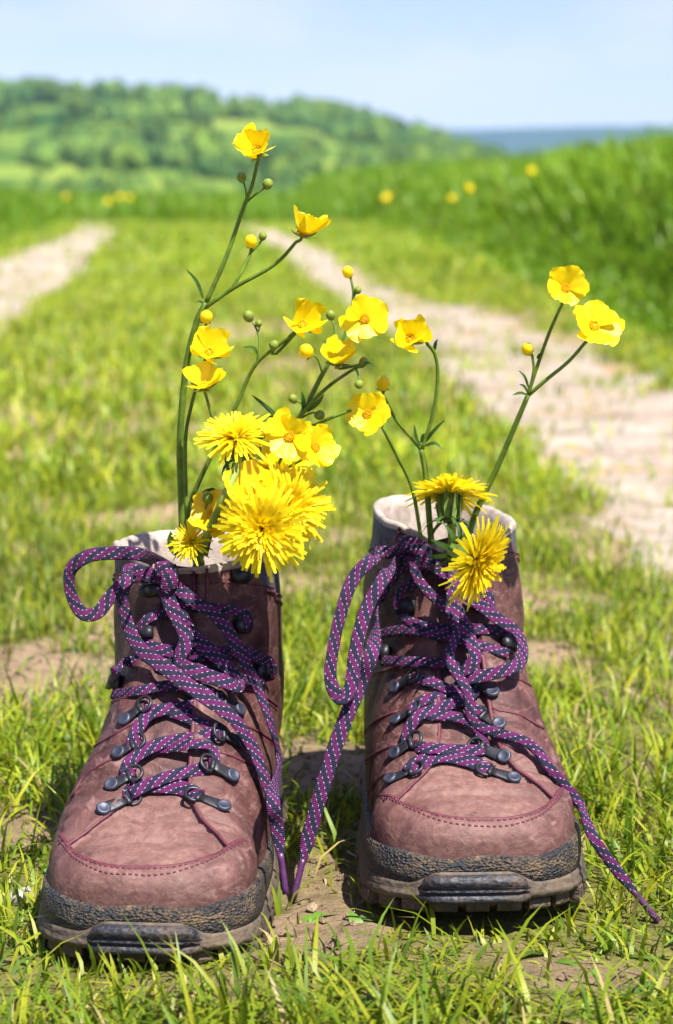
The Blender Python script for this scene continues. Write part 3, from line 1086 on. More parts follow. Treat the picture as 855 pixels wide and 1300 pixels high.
        xs = np.linspace(-.0465, .0465, 40)
        ln = surf_line([(x, toe_seam_y(x) + .0004) for x in xs], -.0002)
        v, f = tube(ln, .0013, 7, 120); mk('toe_seam', v, f, M['seam'], root)
        for dy in (-.0022, -.0050):
            l2 = surf_line([(x * (1 + dy * 1.5), toe_seam_y(x) + dy) for x in xs], .0001)
            stitches('stitching', l2)
        for s in (-1, 1):
            ys = np.concatenate([np.linspace(.0335, .060, 16), np.linspace(.064, .112, 12)])
            ln = []
            for y in ys:
                h, nn_ = self.down(s * (float(throat_half(y)) + .0003), y)
                if h is not None: ln.append(h + nn_ * .0002)
            v, f = tube(smooth_arr(np.array(ln), 5), (.0009, .0013), 7, 90); mk('flap_edge', v, f, M['seam'], root)
        # binding under the rim and its stitching
        jr = NSEC - 7
        ln = np.array([G[jr, k_ % NTH] + nn[jr, k_ % NTH] * .0004 for k_ in range(0, NTH + 1, 2)])
        stitches('stitching', ln, step=.0034)
        jr = self_j0
        ks = [k_ for k_ in range(NTH) if cth[k_] < .45]
        ln = np.array([G[jr, k_] + nn[jr, k_] * .0002 for k_ in ks])
        v, f = tube(ln, .0009, 6, 120); mk('collar_seam', v, f, M['seam'], root)


LEFT = Boot((-.0950, .990, .000), R(-5.0), 1.0, +1, 'worn mauve leather hiking boot with the larger flower bunch, lace ends beside its toe')
RIGHT = Boot((.0725, 1.040, .008), R(2.8), 1.02, -1, 'worn mauve leather hiking boot holding few flowers, its lace ends splayed out to the grass')


# ------------------------------------------------------------------ boots: hardware
def box_along(A, B, nrm, w, t, lift):
    A, B, nrm = map(np.asarray, (A, B, nrm))
    D = (B - A); ln = np.linalg.norm(D); D = D / ln
    nrm = nrm - D * np.dot(nrm, D); nrm /= np.linalg.norm(nrm)
    S_ = np.cross(D, nrm)
    V, Fc = [], []
    prof = [(-.5, 0), (-.5, .7), (-.36, 1), (.36, 1), (.5, .7), (.5, 0)]
    st = [(0, .55), (.12, .9), (.3, 1), (.75, .8), (1, .72)]
    for s, ws in st:
        for a, h in prof:
            V.append(A + D * ln * s + S_ * a * w * ws + nrm * (lift + h * t))
    for i in range(len(st) - 1):
        for k in range(6):
            k2 = (k + 1) % 6
            Fc.append((i * 6 + k, i * 6 + k2, (i + 1) * 6 + k2, (i + 1) * 6 + k))
    Fc += [(5, 4, 3, 2, 1, 0), tuple((len(st) - 1) * 6 + k for k in range(6))]
    return V, Fc, D, S_, nrm


def eyelet(boot, rv, lp, ring=True):
    A, nA = boot.cast(*rv)
    B, nB = boot.cast(*lp)
    if A is None or B is None: return
    nrm = nA + nB; nrm /= np.linalg.norm(nrm)
    D = B - A; D /= np.linalg.norm(D)
    B2 = B + nrm * .0010
    V, Fc, D, S_, nn = box_along(A - D * .0030, B2, nrm, .0070, .0011, .0007)
    e = mk('lace_eyelet', V, Fc, M['gunmetal'], boot.root)
    v, f = lathe([(.0001, .0010), (.0019, .0010), (.0025, .0013), (.0032, .0013), (.0037, .0008), (.0039, .0)], 18)
    m = Matrix.Translation(Vector(A + nn * .0017)) @ frame_z(nn)
    mk('rivet', [m @ Vector(p) for p in v], f, M['rivet'], e)
    # folded clamp that holds the ring
    C = B2 + nn * .0012
    pts = [C + S_ * .0034, C - S_ * .0034]
    v, f = tube(pts, .0015, 8, 4)
    mk('clamp', v, f, M['gunmetal'], e)
    if ring:
        P = [C + S_ * .0040, C + S_ * .0046 + D * .0028 + nn * .0002, C + S_ * .0031 + D * .0060 + nn * .0002, C + D * .0070 + nn * .0002, C - S_ * .0031 + D * .0060 + nn * .0002, C - S_ * .0046 + D * .0028 + nn * .0002, C - S_ * .0040]
        v, f = tube(P, .00095, 8, 30)
        mk('ring', v, f, M['gunmetal'], e)


def hook(boot, at_px, dir_px, w=.0095, mat='gunmetal', big=1.0):
    A, nA = boot.cast(*at_px)
    B, nB = boot.cast(*dir_px)
    if A is None or B is None: return
    D = B - A; D -= nA * np.dot(D, nA); D /= np.linalg.norm(D)
    S_ = np.cross(D, nA)
    prof = [(-.005, .0), (.0032, .0), (.0050, .0006), (.0057, .0020), (.0049, .0034), (.0030, .0040), (-.0012, .0041), (-.0034, .0043)]
    C = catmull(np.array(prof) * big, 22)
    T = np.gradient(C, axis=0); T /= np.linalg.norm(T, axis=1)[:, None]
    Nm = np.stack([-T[:, 1], T[:, 0]], 1)
    V, Fc = [], []
    ws = np.interp(np.linspace(0, 1, 22), [0, .1, .5, .85, .95, 1], [.6, 1, .7, .85, .75, .5]) * w * .82
    for i in range(22):
        for side, tt in ((-.5, .0006), (.5, .0006), (.5, -.0006), (-.5, -.0006)):
            p = C[i] + Nm[i] * tt
            V.append(A + D * p[0] + nA * (p[1] + .0008) + S_ * side * ws[i])
    for i in range(21):
        for k in range(4):
            k2 = (k + 1) % 4
            Fc.append((i * 4 + k, i * 4 + k2, (i + 1) * 4 + k2, (i + 1) * 4 + k))
    Fc += [(3, 2, 1, 0), (84, 85, 86, 87)]
    h = mk('lace_hook', V, Fc, M[mat], boot.root)
    v, f = lathe([(.0001, .0024), (.0020, .0022), (.0032, .0012), (.0034, .0)], 14)
    m = Matrix.Translation(Vector(A - D * .0052 * big + nA * .0012)) @ frame_z(nA)
    mk('rivet', [m @ Vector(p) for p in v], f, M['rivet'], h)


for rv, lp in (((160, 915), (180, 901)), ((152, 957), (170, 948)), ((143, 998), (166, 988)), ((131, 1029), (160, 1018)),
               ((302, 902), (282, 893)), ((306, 944), (281, 934)), ((294, 986), (268, 974)), ((284, 1026), (252, 1015))):
    eyelet(LEFT, rv, lp)
hook(LEFT, (153, 868), (185, 864), .0125, big=1.15)
hook(LEFT, (327, 852), (300, 848), .0125, big=1.15)
hook(LEFT, (187, 806), (215, 803), .010)
hook(LEFT, (305, 794), (275, 794), .0115)
hook(LEFT, (196, 750), (220, 750), .0095)
hook(LEFT, (303, 731), (275, 731), .0105)
for rv, lp in (((504, 874), (524, 863)), ((505, 916), (524, 906)), ((503, 957), (524, 945)), ((497, 991), (524, 982)),
               ((626, 881), (607, 872)), ((634, 921), (612, 911)), ((641, 962), (612, 952)), ((652, 990), (622, 982))):
    eyelet(RIGHT, rv, lp)
hook(RIGHT, (492, 831), (520, 829), .0125, big=1.1)
hook(RIGHT, (643, 820), (615, 818), .0125, big=1.1)
hook(RIGHT, (521, 772), (548, 772), .0115)
hook(RIGHT, (611, 772), (585, 772), .0105)


# leather seams drawn over the quarters, cast onto the surface
def seam_px(boot, pts, r=.00085, stitch=True):
    out, nrm = [], []
    for px, py in catmull(pts, max(8, len(pts) * 6)):
        h, n_ = boot.cast(px, py)
        if h is not None: out.append(h + n_ * .0001); nrm.append(n_)
    if len(out) < 4: return
    out = np.array(out)
    v, f = tube(out, r, 6); mk('seam', v, f, M['seam'], boot.root)
    if stitch:
        boot.stitches('stitching', out + np.array(nrm) * .0003 - np.array([0, 0, .0022]))


for pts in ([(92, 1012), (108, 985), (138, 966), (165, 952)], [(100, 965), (120, 948), (150, 930), (172, 916)], [(126, 905), (140, 893), (165, 884)],
            [(349, 1000), (330, 978), (300, 962), (280, 955)], [(352, 945), (330, 930), (300, 916)], [(352, 896), (335, 884), (312, 874)],
            [(247, 716), (246, 745), (252, 775)], [(263, 716), (263, 745), (262, 775)]):
    seam_px(LEFT, pts)
for pts in ([(459, 930), (480, 914), (505, 903)], [(460, 968), (480, 955), (505, 945)], [(462, 1010), (480, 990), (495, 980)], [(474, 855), (495, 850), (510, 845)],
            [(625, 900), (660, 908), (690, 925)], [(632, 940), (670, 960), (700, 985)], [(640, 858), (662, 864), (676, 872)],
            [(508, 668), (503, 690), (506, 705)], [(566, 700), (567, 730), (566, 760)], [(481, 720), (495, 722), (505, 700)]):
    seam_px(RIGHT, pts)


# ------------------------------------------------------------------ laces
def lace(boot, name, pts, width=.0078, thick=.0018, aglet=False, v0=0.0, facing=0.55):
    """pts: (px, py, lift) on the boot, or (px, py, ('d', distance)) hanging in the air"""
    P, Nn = [], []
    for p in pts:
        px, py, l = p[:3]
        tocam = -(boot.Mi.to_3x3() @ ray_dir(px, py)).normalized()
        h = None
        if not isinstance(l, tuple):
            h, n_ = boot.cast(px, py)
            if h is None: l = ('d', 1.10)
        if h is not None:
            P.append(h + n_ * l); nn = n_
            nn = n_ * (1 - facing * .6) + np.array(tocam) * facing * .6
        else:
            P.append(np.array(boot.Mi @ at(px, py, l[1]))); nn = np.array(tocam)
        if len(p) > 3:   # twist: turn the face about the view direction's side axis
            nn = nn + np.array(p[3])
        Nn.append(nn / np.linalg.norm(nn))
    P, Nn = np.array(P), np.array(Nn)
    ln = np.sum(np.linalg.norm(np.diff(P, axis=0), axis=1))
    n = max(10, int(ln / .0022))
    both = catmull(np.hstack([P, Nn]), n)
    C, K = both[:, :3], smooth_arr(both[:, 3:], 4)
    width = width * .90
    w = np.full(n, width)
    if aglet: w[-6:] = np.linspace(width, .0036, 6)
    v, f, uv = ribbon(C, K, w, thick, v0=v0)
    o = mk(name, v, f, M['lace'], boot.root, uv=uv)
    if aglet:
        T = C[-1] - C[-3]; T /= np.linalg.norm(T)
        v, f = tube([C[-1] - T * .002, C[-1] + T * .008, C[-1] + T * .0185], .0017, 9, 8)
        mk('aglet', v, f, M['aglet'], o)
    return o


A_ = .0028
B_ = .0052
C_ = .0080
# left boot, from the toe up
lace(LEFT, 'lace_crossing', [(160, 1017, .002), (172, 1004, A_), (205, 1003, A_), (235, 1004, A_), (254, 1014, .002)], .0090)
lace(LEFT, 'lace_crossing', [(163, 1012, A_), (200, 1000, B_), (235, 990, B_), (262, 976, A_)], .0078, v0=.01)
lace(LEFT, 'lace_crossing', [(164, 990, .001), (166, 972, A_), (200, 953, B_), (240, 941, A_), (281, 934, .002)], v0=.02)
lace(LEFT, 'lace_crossing', [(170, 948, .002), (205, 954, A_), (245, 953, B_), (266, 962, B_), (272, 978, .001)], .0066, v0=.03)
lace(LEFT, 'lace_crossing', [(169, 955, .001), (174, 935, A_), (195, 912, B_), (235, 901, A_), (284, 893, .002)], v0=.04)
lace(LEFT, 'lace_crossing', [(182, 903, .002), (210, 905, A_), (245, 915, A_), (280, 933, .002)], .0066, v0=.05)
lace(LEFT, 'lace_crossing', [(150, 884, .003), (180, 880, A_), (215, 873, A_), (255, 880, B_), (284, 892, .002)], .0066, v0=.06)
lace(LEFT, 'lace_crossing', [(146, 872, .004), (147, 852, .006), (165, 842, A_), (205, 844, A_), (250, 850, A_), (290, 862, A_), (326, 866, .004)], .0066, v0=.07)
lace(LEFT, 'lace_crossing', [(334, 862, .004), (332, 842, .006), (300, 829, A_), (255, 832, A_), (205, 826, A_), (186, 815, .004)], .0078, v0=.08)
lace(LEFT, 'lace_crossing', [(181, 812, .004), (192, 790, .005), (215, 778, A_), (240, 764, B_)], .0060, v0=.09)
lace(LEFT, 'lace_crossing', [(302, 802, .004), (303, 780, .006), (280, 774, A_), (245, 770, A_), (225, 750, B_)], .0066, v0=.1)
lace(LEFT, 'bow_loop', [(213, 740, .010), (204, 718, .013), (185, 706, ('d', 1.105)), (150, 702, ('d', 1.098)), (112, 706, ('d', 1.094)), (90, 724, ('d', 1.094), (.5, 0, .2)), (90, 752, ('d', 1.096), (.9, 0, .1)), (104, 778, ('d', 1.098), (.3, 0, 0)),
                        (124, 778, ('d', 1.100)), (140, 758, ('d', 1.104)), (160, 736, ('d', 1.108)), (184, 725, .012), (208, 738, .009)], .0078)
lace(LEFT, 'bow_loop', [(212, 745, .010), (222, 775, .011), (236, 815, .011), (250, 850, .011), (270, 876, .011), (286, 882, .010), (287, 868, .008), (272, 845, .0075), (250, 805, .0075), (226, 765, .0075)], .0088, v0=.03)
lace(LEFT, 'lace_end', [(205, 735, .008), (184, 732, .009), (172, 752, .008), (174, 785, .007), (190, 825, .0095), (220, 862, .012), (252, 896, .012), (284, 924, .010), (308, 955, .007), (324, 995, .006), (334, 1030, .006), (338, 1056, .006)], .0088, aglet=True, v0=.05)
lace(LEFT, 'lace_end', [(216, 738, .010), (240, 762, .012), (266, 795, .013), (286, 840, .013), (306, 885, .011), (328, 932, .008), (341, 972, .006), (347, 1012, ('d', 1.045)), (352, 1050, ('d', 1.042)), (357, 1088, ('d', 1.040))], .0078, aglet=True, v0=.08)
lace(LEFT, 'knot', [(203, 726, .010), (212, 726, .0135), (222, 737, .0145), (219, 752, .0125), (207, 752, .010)], .0100, .0042, v0=.12)
# right boot
lace(RIGHT, 'lace_crossing', [(520, 984, .002), (530, 972, A_), (560, 967, A_), (595, 971, A_), (624, 983, .002)], .0095)
lace(RIGHT, 'lace_crossing', [(528, 950, .002), (545, 955, A_), (575, 957, A_), (600, 958, A_), (614, 955, .002)], .0078, v0=.01)
lace(RIGHT, 'lace_crossing', [(522, 950, .002), (519, 937, A_), (533, 917, B_), (562, 902, B_), (592, 890, A_), (609, 873, .002)], .0072, v0=.02)
lace(RIGHT, 'lace_crossing', [(524, 908, .002), (548, 912, A_), (580, 918, B_), (606, 932, B_), (616, 952, .001)], .0066, v0=.03)
lace(RIGHT, 'lace_crossing', [(524, 909, .002), (533, 894, A_), (562, 884, A_), (590, 868, A_), (612, 850, A_)], .0066, v0=.04)
lace(RIGHT, 'lace_crossing', [(524, 864, .002), (550, 870, A_), (580, 885, A_), (610, 908, .002)], .0066, v0=.05)
lace(RIGHT, 'lace_crossing', [(494, 842, .004), (515, 842, A_), (550, 844, A_), (580, 850, A_), (608, 870, .002)], .0066, v0=.06)
lace(RIGHT, 'lace_crossing', [(487, 838, .004), (490, 812, .006), (515, 802, A_), (550, 806, A_), (600, 820, A_), (640, 835, .004)], .0066, v0=.07)
lace(RIGHT, 'lace_crossing', [(646, 830, .004), (640, 808, .006), (610, 800, A_), (570, 802, A_), (535, 796, A_), (517, 782, .004)], .0066, v0=.08)
lace(RIGHT, 'lace_crossing', [(516, 782, .004), (515, 760, .006), (530, 742, B_), (540, 725, B_)], .0060, v0=.09)
lace(RIGHT, 'lace_crossing', [(614, 782, .004), (612, 760, .006), (585, 748, A_), (560, 735, B_), (545, 718, B_)], .0066, v0=.1)
lace(RIGHT, 'bow_loop', [(533, 704, .010), (505, 702, .013), (474, 709, ('d', 1.135)), (450, 733, ('d', 1.125), (.35, 0, .3)), (434, 775, ('d', 1.118), (.6, 0, .2)), (423, 825, ('d', 1.112), (.6, 0, .1)), (420, 862, ('d', 1.108), (.4, 0, 0)), (432, 887, ('d', 1.106)),
                         (446, 872, ('d', 1.110)), (452, 825, ('d', 1.118)), (466, 772, ('d', 1.128)), (490, 730, ('d', 1.140)), (518, 712, .010)], .0080)
lace(RIGHT, 'bow_loop', [(541, 712, .010), (556, 735, .010), (575, 775, .011), (590, 820, .012), (598, 852, .014), (615, 869, .014), (636, 866, .012), (646, 845, .011), (640, 815, .010), (618, 790, .009), (592, 765, .008), (566, 738, .008), (545, 716, .008)], .0080, v0=.03)
lace(RIGHT, 'lace_end', [(528, 712, .007), (508, 735, .006), (492, 772, .007), (474, 820, ('d', 1.125)), (458, 868, ('d', 1.118)), (442, 905, ('d', 1.112)), (425, 950, ('d', 1.106)), (408, 1005, ('d', 1.100)), (394, 1055, ('d', 1.096)), (384, 1095, ('d', 1.092))], .0088, aglet=True, v0=.05)
lace(RIGHT, 'lace_end', [(536, 708, .012), (545, 745, .013), (558, 800, .014), (570, 850, .014), (590, 895, .013), (625, 927, .010), (665, 950, .006), (695, 980, .0045), (728, 1018, .004), (752, 1060, ('d', 1.066)), (778, 1098, ('d', 1.062)), (806, 1133, ('d', 1.060))], .0062, .0030, aglet=True, v0=.08)
lace(RIGHT, 'knot', [(524, 694, .010), (536, 692, .014), (548, 704, .0145), (544, 718, .0125), (530, 716, .010)], .0105, .0042, v0=.12)


# ------------------------------------------------------------------ grass
def in_boot(x, y):
    out = np.zeros(len(x), bool)
    for b in (LEFT, RIGHT):
        m = np.array(b.Mi)
        lx = m[0, 0] * x + m[0, 1] * y + m[0, 3]
        ly = m[1, 0] * x + m[1, 1] * y + m[1, 3]
        w = np.interp(ly, OY, OW) + .003
        out |= (ly > -.004) & (ly < .296) & (np.abs(lx) < w)
    return out


def blades(name, x, y, length, width, droop, base_col, label, lift_z=None):
    """one mesh of bent, tapering blades standing on the terrain"""
    n = len(x)
    z = terrain(x, y) - 0.004
    az = RNG.uniform(0, 2 * np.pi, n)
    side = np.stack([np.cos(az), np.sin(az), np.zeros(n)], 1)
    laz = az + np.pi / 2 + RNG.normal(0, 0.5, n)
    lean = np.stack([np.cos(laz), np.sin(laz), np.zeros(n)], 1)
    base = np.stack([x, y, z], 1)
    V = np.zeros((n, 7, 3)); up = np.array([0, 0, 1.0])
    for k, s_ in enumerate((0.0, 0.38, 0.74, 1.0)):
        fwd = length * (0.10 * s_ + droop * s_ ** 2)
        h = length * np.clip(s_ - 0.55 * droop * droop * s_ ** 2.2 - 0.25 * droop * s_ ** 2, 0.01, None)
        p = base + lean * fwd[:, None] + up * h[:, None]
        if k < 3:
            w = width * (0.75, 1.0, 0.62)[k] / 2
            V[:, 2 * k] = p - side * w[:, None]; V[:, 2 * k + 1] = p + side * w[:, None]
        else:
            V[:, 6] = p
    t = np.array([[0, 1, 3], [0, 3, 2], [2, 3, 5], [2, 5, 4], [4, 5, 6]])
    T = (np.arange(n) * 7)[:, None, None] + t[None]
    c = np.repeat(base_col[:, None, :], 7, axis=1)
    # the foot of a blade is duller and mostly a little darker than the rest
    c[:, :2] = c[:, :2] * 0.8 + np.array([0.09, 0.085, 0.03]) * 0.3
    o = link(name, fast_mesh(name, V.reshape(-1, 3), T.reshape(-1, 3), M['grass'], c.reshape(-1, 3)))
    tag(o, label, 'grass', kind='stuff')
    return o


def sward_colour(x, y, n, lush):
    g = np.array([0.205, 0.290, 0.011]); yel = np.array([0.370, 0.375, 0.018]); dark = np.array([0.070, 0.150, 0.008]); straw = np.array([0.46, 0.36, 0.14])
    a = fbm(x, y, 0.35, 131, 3)[:, None]
    u = RNG.random((n, 1)); v = RNG.random((n, 1))
    c = g * (1 - u) + np.where(v < 0.52, yel, dark) * u
    c = c * (0.7 + 0.6 * a)
    c = c * (1 - lush) + (c * 0.40 + np.array([0.085, 0.245, 0.008]) * 0.75) * lush
    st = RNG.random(n) < 0.055 * (1 - np.ravel(lush))
    c[st] = straw * RNG.uniform(0.6, 1.1, (int(st.sum()), 1))
    return np.clip(c, 0.01, 0.9)


def scatter(n, y0, y1, margin, thr=1.0, power=1.0):
    """n candidate points in the view wedge plus a margin, even per unit of ground"""
    y = np.sqrt(RNG.uniform(y0 ** 2, y1 ** 2, n)) if margin < 0.2 else RNG.uniform(y0, y1, n)
    x = RNG.uniform(-1, 1, n) * (0.165 * y + margin)
    return x, y


def clumped(x, y, b, seed, k=0.055):
    c = fbm(x, y, k, seed, 2)
    keep = RNG.random(len(x)) < np.clip(1.25 * (1 - b) - 0.05, 0.05, 1) * np.clip(0.15 + 1.9 * (c - 0.22), 0.05, 1)
    return keep


# near sward
x, y = scatter(125000, 0.72, 2.7, 0.42)
b = bare(x, y)
k = clumped(x, y, b, 141) & ~in_boot(x, y)
x, y = x[k], y[k]; n = len(x)
tuft = fbm(x, y, 0.09, 151, 2)
L = (0.014 + 0.034 * RNG.random(n) ** 1.6) * (0.55 + 1.0 * tuft)
L = L * (1 + 0.35 * (RNG.random(n) < 0.05))
# trodden short in front of the toes and between the boots
short = np.exp(-((x + .01) / .20) ** 4) * (1 - sstep(1.02, 1.20, y)) * sstep(.90, .955, y)
L = L * (1 - 0.52 * short)
blades('short_grass', x, y, L, RNG.uniform(0.0013, 0.0028, n), RNG.uniform(0.15, 1.0, n), sward_colour(x, y, n, 0.0), 'short sunlit grass growing round the boots')
# longer blades at the very front and round the soles
x, y = scatter(4200, 0.74, 1.6, 0.30)
k = (RNG.random(len(x)) < 1.1 - bare(x, y)) & ~in_boot(x, y) & (fbm(x, y, 0.08, 161, 2) > 0.42) & (RNG.random(len(x)) > 0.80 * np.exp(-((x + .01) / .19) ** 4) * (1 - sstep(1.02, 1.2, y)) * sstep(.89, .93, y))
x, y = x[k], y[k]; n = len(x)
blades('long_grass', x, y, RNG.uniform(0.026, 0.060, n), RNG.uniform(0.0016, 0.0030, n), RNG.uniform(0.3, 1.3, n), sward_colour(x, y, n, 0.15), 'longer arching grass blades round the soles of the boots')
# crumbs of earth and grit on the bare patches
x, y = scatter(26000, 0.78, 2.2, 0.30)
k = (RNG.random(len(x)) < bare(x, y) ** 1.5) & ~in_boot(x, y)
x, y = x[k][:5000], y[k][:5000]; n = len(x)
oc = np.array([[1, 0, 0], [-1, 0, 0], [0, 1, 0], [0, -1, 0], [0, 0, 1], [0, 0, -1]], float)
ot = np.array([[0, 2, 4], [2, 1, 4], [1, 3, 4], [3, 0, 4], [2, 0, 5], [1, 2, 5], [3, 1, 5], [0, 3, 5]])
rad = 0.0008 + 0.0030 * RNG.random(n) ** 3
V = np.stack([x, y, terrain(x, y) + rad * .3], 1)[:, None, :] + oc[None] * rad[:, None, None] * RNG.uniform(.6, 1.3, (n, 6, 1)) + RNG.normal(0, .25, (n, 6, 3)) * rad[:, None, None]
C = np.repeat((np.array([0.30, 0.22, 0.145]) * RNG.uniform(.6, 1.5, (n, 1)))[:, None], 6, 1)
o = link('earth_crumbs', fast_mesh('earth_crumbs', V.reshape(-1, 3), ((np.arange(n) * 6)[:, None, None] + ot[None]).reshape(-1, 3), M['ground'], C.reshape(-1, 3), smooth=False))
tag(o, 'loose crumbs of dry earth on the bare patches', 'earth', kind='stuff')
# broad weed leaves and dead stalks among the grass
x, y = scatter(2600, 0.80, 2.4, 0.30)
k = (fbm(x, y, .07, 171, 2) > .56) & ~in_boot(x, y)
x, y = x[k], y[k]; n = len(x)
wc = np.array([0.13, 0.24, 0.03]) * RNG.uniform(.6, 1.4, (n, 1))
blades('weed_leaves', x, y, RNG.uniform(.010, .024, n), RNG.uniform(.005, .010, n), RNG.uniform(.8, 1.5, n), wc, 'small broad weed leaves low in the grass')
x, y = scatter(3600, 0.80, 2.6, 0.35)
k = ~in_boot(x, y); x, y = x[k], y[k]; n = len(x)
wc = np.array([0.50, 0.40, 0.17]) * RNG.uniform(.55, 1.1, (n, 1))
blades('dead_stalks', x, y, RNG.uniform(.015, .040, n), RNG.uniform(.0008, .0016, n), RNG.uniform(1.2, 2.2, n), wc, 'dry straw stalks lying in the grass')
# arching blades along the front
x = RNG.uniform(-.34, .34, 1500); y = RNG.uniform(.80, .965, 1500)
k = (RNG.random(1500) < 1.05 - bare(x, y)) & ~in_boot(x, y) & (y < .955 - .03 * np.exp(-((x + .09) / .05) ** 2)) & (fbm(x, y, 0.06, 163, 2) > 0.40)
x, y = x[k], y[k]; n = len(x)
blades('front_grass', x, y, RNG.uniform(0.030, 0.062, n), RNG.uniform(0.0014, 0.0026, n), RNG.uniform(0.5, 1.5, n), sward_colour(x, y, n, 0.1), 'arching grass blades in front of the toes')
# middle distance
x, y = scatter(150000, 2.6, 9.5, 0.7)
k = clumped(x, y, bare(x, y), 171, 0.10)
x, y = x[k], y[k]; n = len(x)
lush = np.clip(sstep(np.interp(y, DK, BK) - .1, np.interp(y, DK, BK) + .15, x), 0, 1)[:, None]
blades('strip_grass', x, y, RNG.uniform(0.025, 0.060, n), RNG.uniform(0.003, 0.006, n), RNG.uniform(0.2, 1.0, n), sward_colour(x, y, n, lush * .7) * 1.22, 'grass strip running between the two wheel tracks')
x, y = scatter(60000, 9.2, 30, 1.2)
k = RNG.random(len(x)) < 1.05 - bare(x, y)
x, y = x[k], y[k]; n = len(x)
blades('far_sward', x, y, RNG.uniform(0.04, 0.08, n), RNG.uniform(0.008, 0.016, n), RNG.uniform(0.2, 0.9, n), sward_colour(x, y, n, 0.25) * 1.22, 'far end of the grass strip where the tracks bend away')
# tall growth on the bank at the right
nn_ = 80000
y = 2.2 * (26 / 2.2) ** RNG.random(nn_)
bk = np.interp(y, DK, BK)
x = bk + 0.02 + (0.9 + 0.16 * y) * RNG.random(nn_) ** 1.3
k = fbm(x, y, 0.35, 181, 2) > 0.20
x, y = x[k], y[k]; n = len(x)
rise = sstep(0, .45, x - np.interp(y, DK, BK))
L = (0.05 + 0.17 * rise) * RNG.uniform(0.65, 1.25, n) * (0.75 + 0.5 * fbm(x, y, 0.5, 191, 2))
blades('bank_grass', x, y, L, (0.004 + 0.0010 * y) * RNG.uniform(0.7, 1.3, n), RNG.uniform(0.1, 0.7, n), sward_colour(x, y, n, 0.85), 'tall lush grass covering the bank beside the right track')
# tall meadow closing the view where the tracks bend
nn_ = 60000
y = RNG.uniform(19, 42, nn_); x = RNG.uniform(-1, 1, nn_) * (0.17 * y + 1.5)
k = (y > 21.5 + 1.3 * fbm(x, y, 1.5, 201, 2)) | (x < np.interp(y, DK, LL) - .3)
x, y = x[k], y[k]; n = len(x)
blades('meadow_grass', x, y, RNG.uniform(0.20, 0.36, n), RNG.uniform(0.012, 0.028, n), RNG.uniform(0.1, 0.6, n), sward_colour(x, y, n, 0.9), 'tall dark green meadow grass beyond the end of the strip')
nn_ = 34000
y = 2.5 * (26 / 2.5) ** RNG.random(nn_); x = np.interp(y, DK, LL) - .25 - RNG.random(nn_) ** 1.2 * (0.9 + .12 * y)
n = nn_
L = (0.08 + 0.17 * sstep(.0, .8, np.interp(y, DK, LL) - .25 - x)) * (.45 + .55 * sstep(6, 12, y))
blades('verge_grass', x, y, L * RNG.uniform(0.7, 1.2, n), RNG.uniform(0.6, 1.3, n) * (.003 + .0007 * y), RNG.uniform(0.1, 0.6, n), sward_colour(x, y, n, 0.75), 'dark green verge grass outside the left track')

# pale stone by the left boot
px_, py_ = ground_at(26, 1132)
v, f = lathe([(.0, .011), (.006, .0105), (.011, .007), (.013, .001), (.010, -.004)], 12)
v = [(a[0] * 1.0 + .002 * math.sin(a[1] * 300), a[1] * .8, a[2] * (1 + .2 * math.sin(a[0] * 250))) for a in v]
o = mk('stone', v, f, M['pebble'])
o.location = (px_, py_, float(terrain(px_, py_)) + .001)
o.scale = (.62, .62, .5)
tag(o, 'small pale stone in the grass beside the toe of the left boot', 'stone')


# ------------------------------------------------------------------ flowers
def petal_mesh(name, L, W, elev, curl, mat, seed):
    r = random.Random(seed)
    ns, ntt = 8, 8
    V, Fc = [], []
    for i in range(ns + 1):
        s_ = i / ns
        hw = W * (0.10 + 0.90 * math.sin(min(1, s_ * 1.12) * math.pi * 0.58) ** 1.1) if s_ < 0.8 else W * (0.10 + 0.90 * math.sin(0.896 * math.pi * 0.58) ** 1.1) * math.sqrt(max(0.0, 1 - ((s_ - 0.8) / 0.235) ** 2))
        for j in range(ntt + 1):
            t = -1 + 2 * j / ntt
            notch = 0.06 * math.exp(-(t / 0.22) ** 2) * s_ ** 6
            ss = s_ - notch + 0.018 * math.sin(t * 5 + seed) * s_ ** 4
            ang = elev - curl * ss
            rad = L * ss * math.cos(ang)
            zz = L * ss * math.sin(ang) + 0.22 * (t * hw) ** 2 / W * (0.3 + math.sin(elev)) + 0.00035 * math.sin(8 * t + 5 * ss + seed) * s_ + 0.00025 * math.sin(17 * t + seed * 2) * s_ ** 2
            V.append((0.0010 + rad, t * hw, zz))
    for i in range(ns):
        for j in range(ntt):
            a = i * (ntt + 1) + j
            Fc.append((a, a + 1, a + ntt + 2, a + ntt + 1))
    return mesh_data(name, V, Fc, mat)


PETALS = {}
for nm, elev, curl in (('flat', R(30), R(4)), ('cup', R(44), R(-4)), ('closed', R(66), R(-16))):
    PETALS[nm] = [petal_mesh('petal', .0110, .0074, elev, curl, M['petal'], s_) for s_ in range(5)]
PETALS['deep'] = [petal_mesh('petal', .0108, .0080, R(28), R(2), M['petal_deep'], s_) for s_ in range(3)]


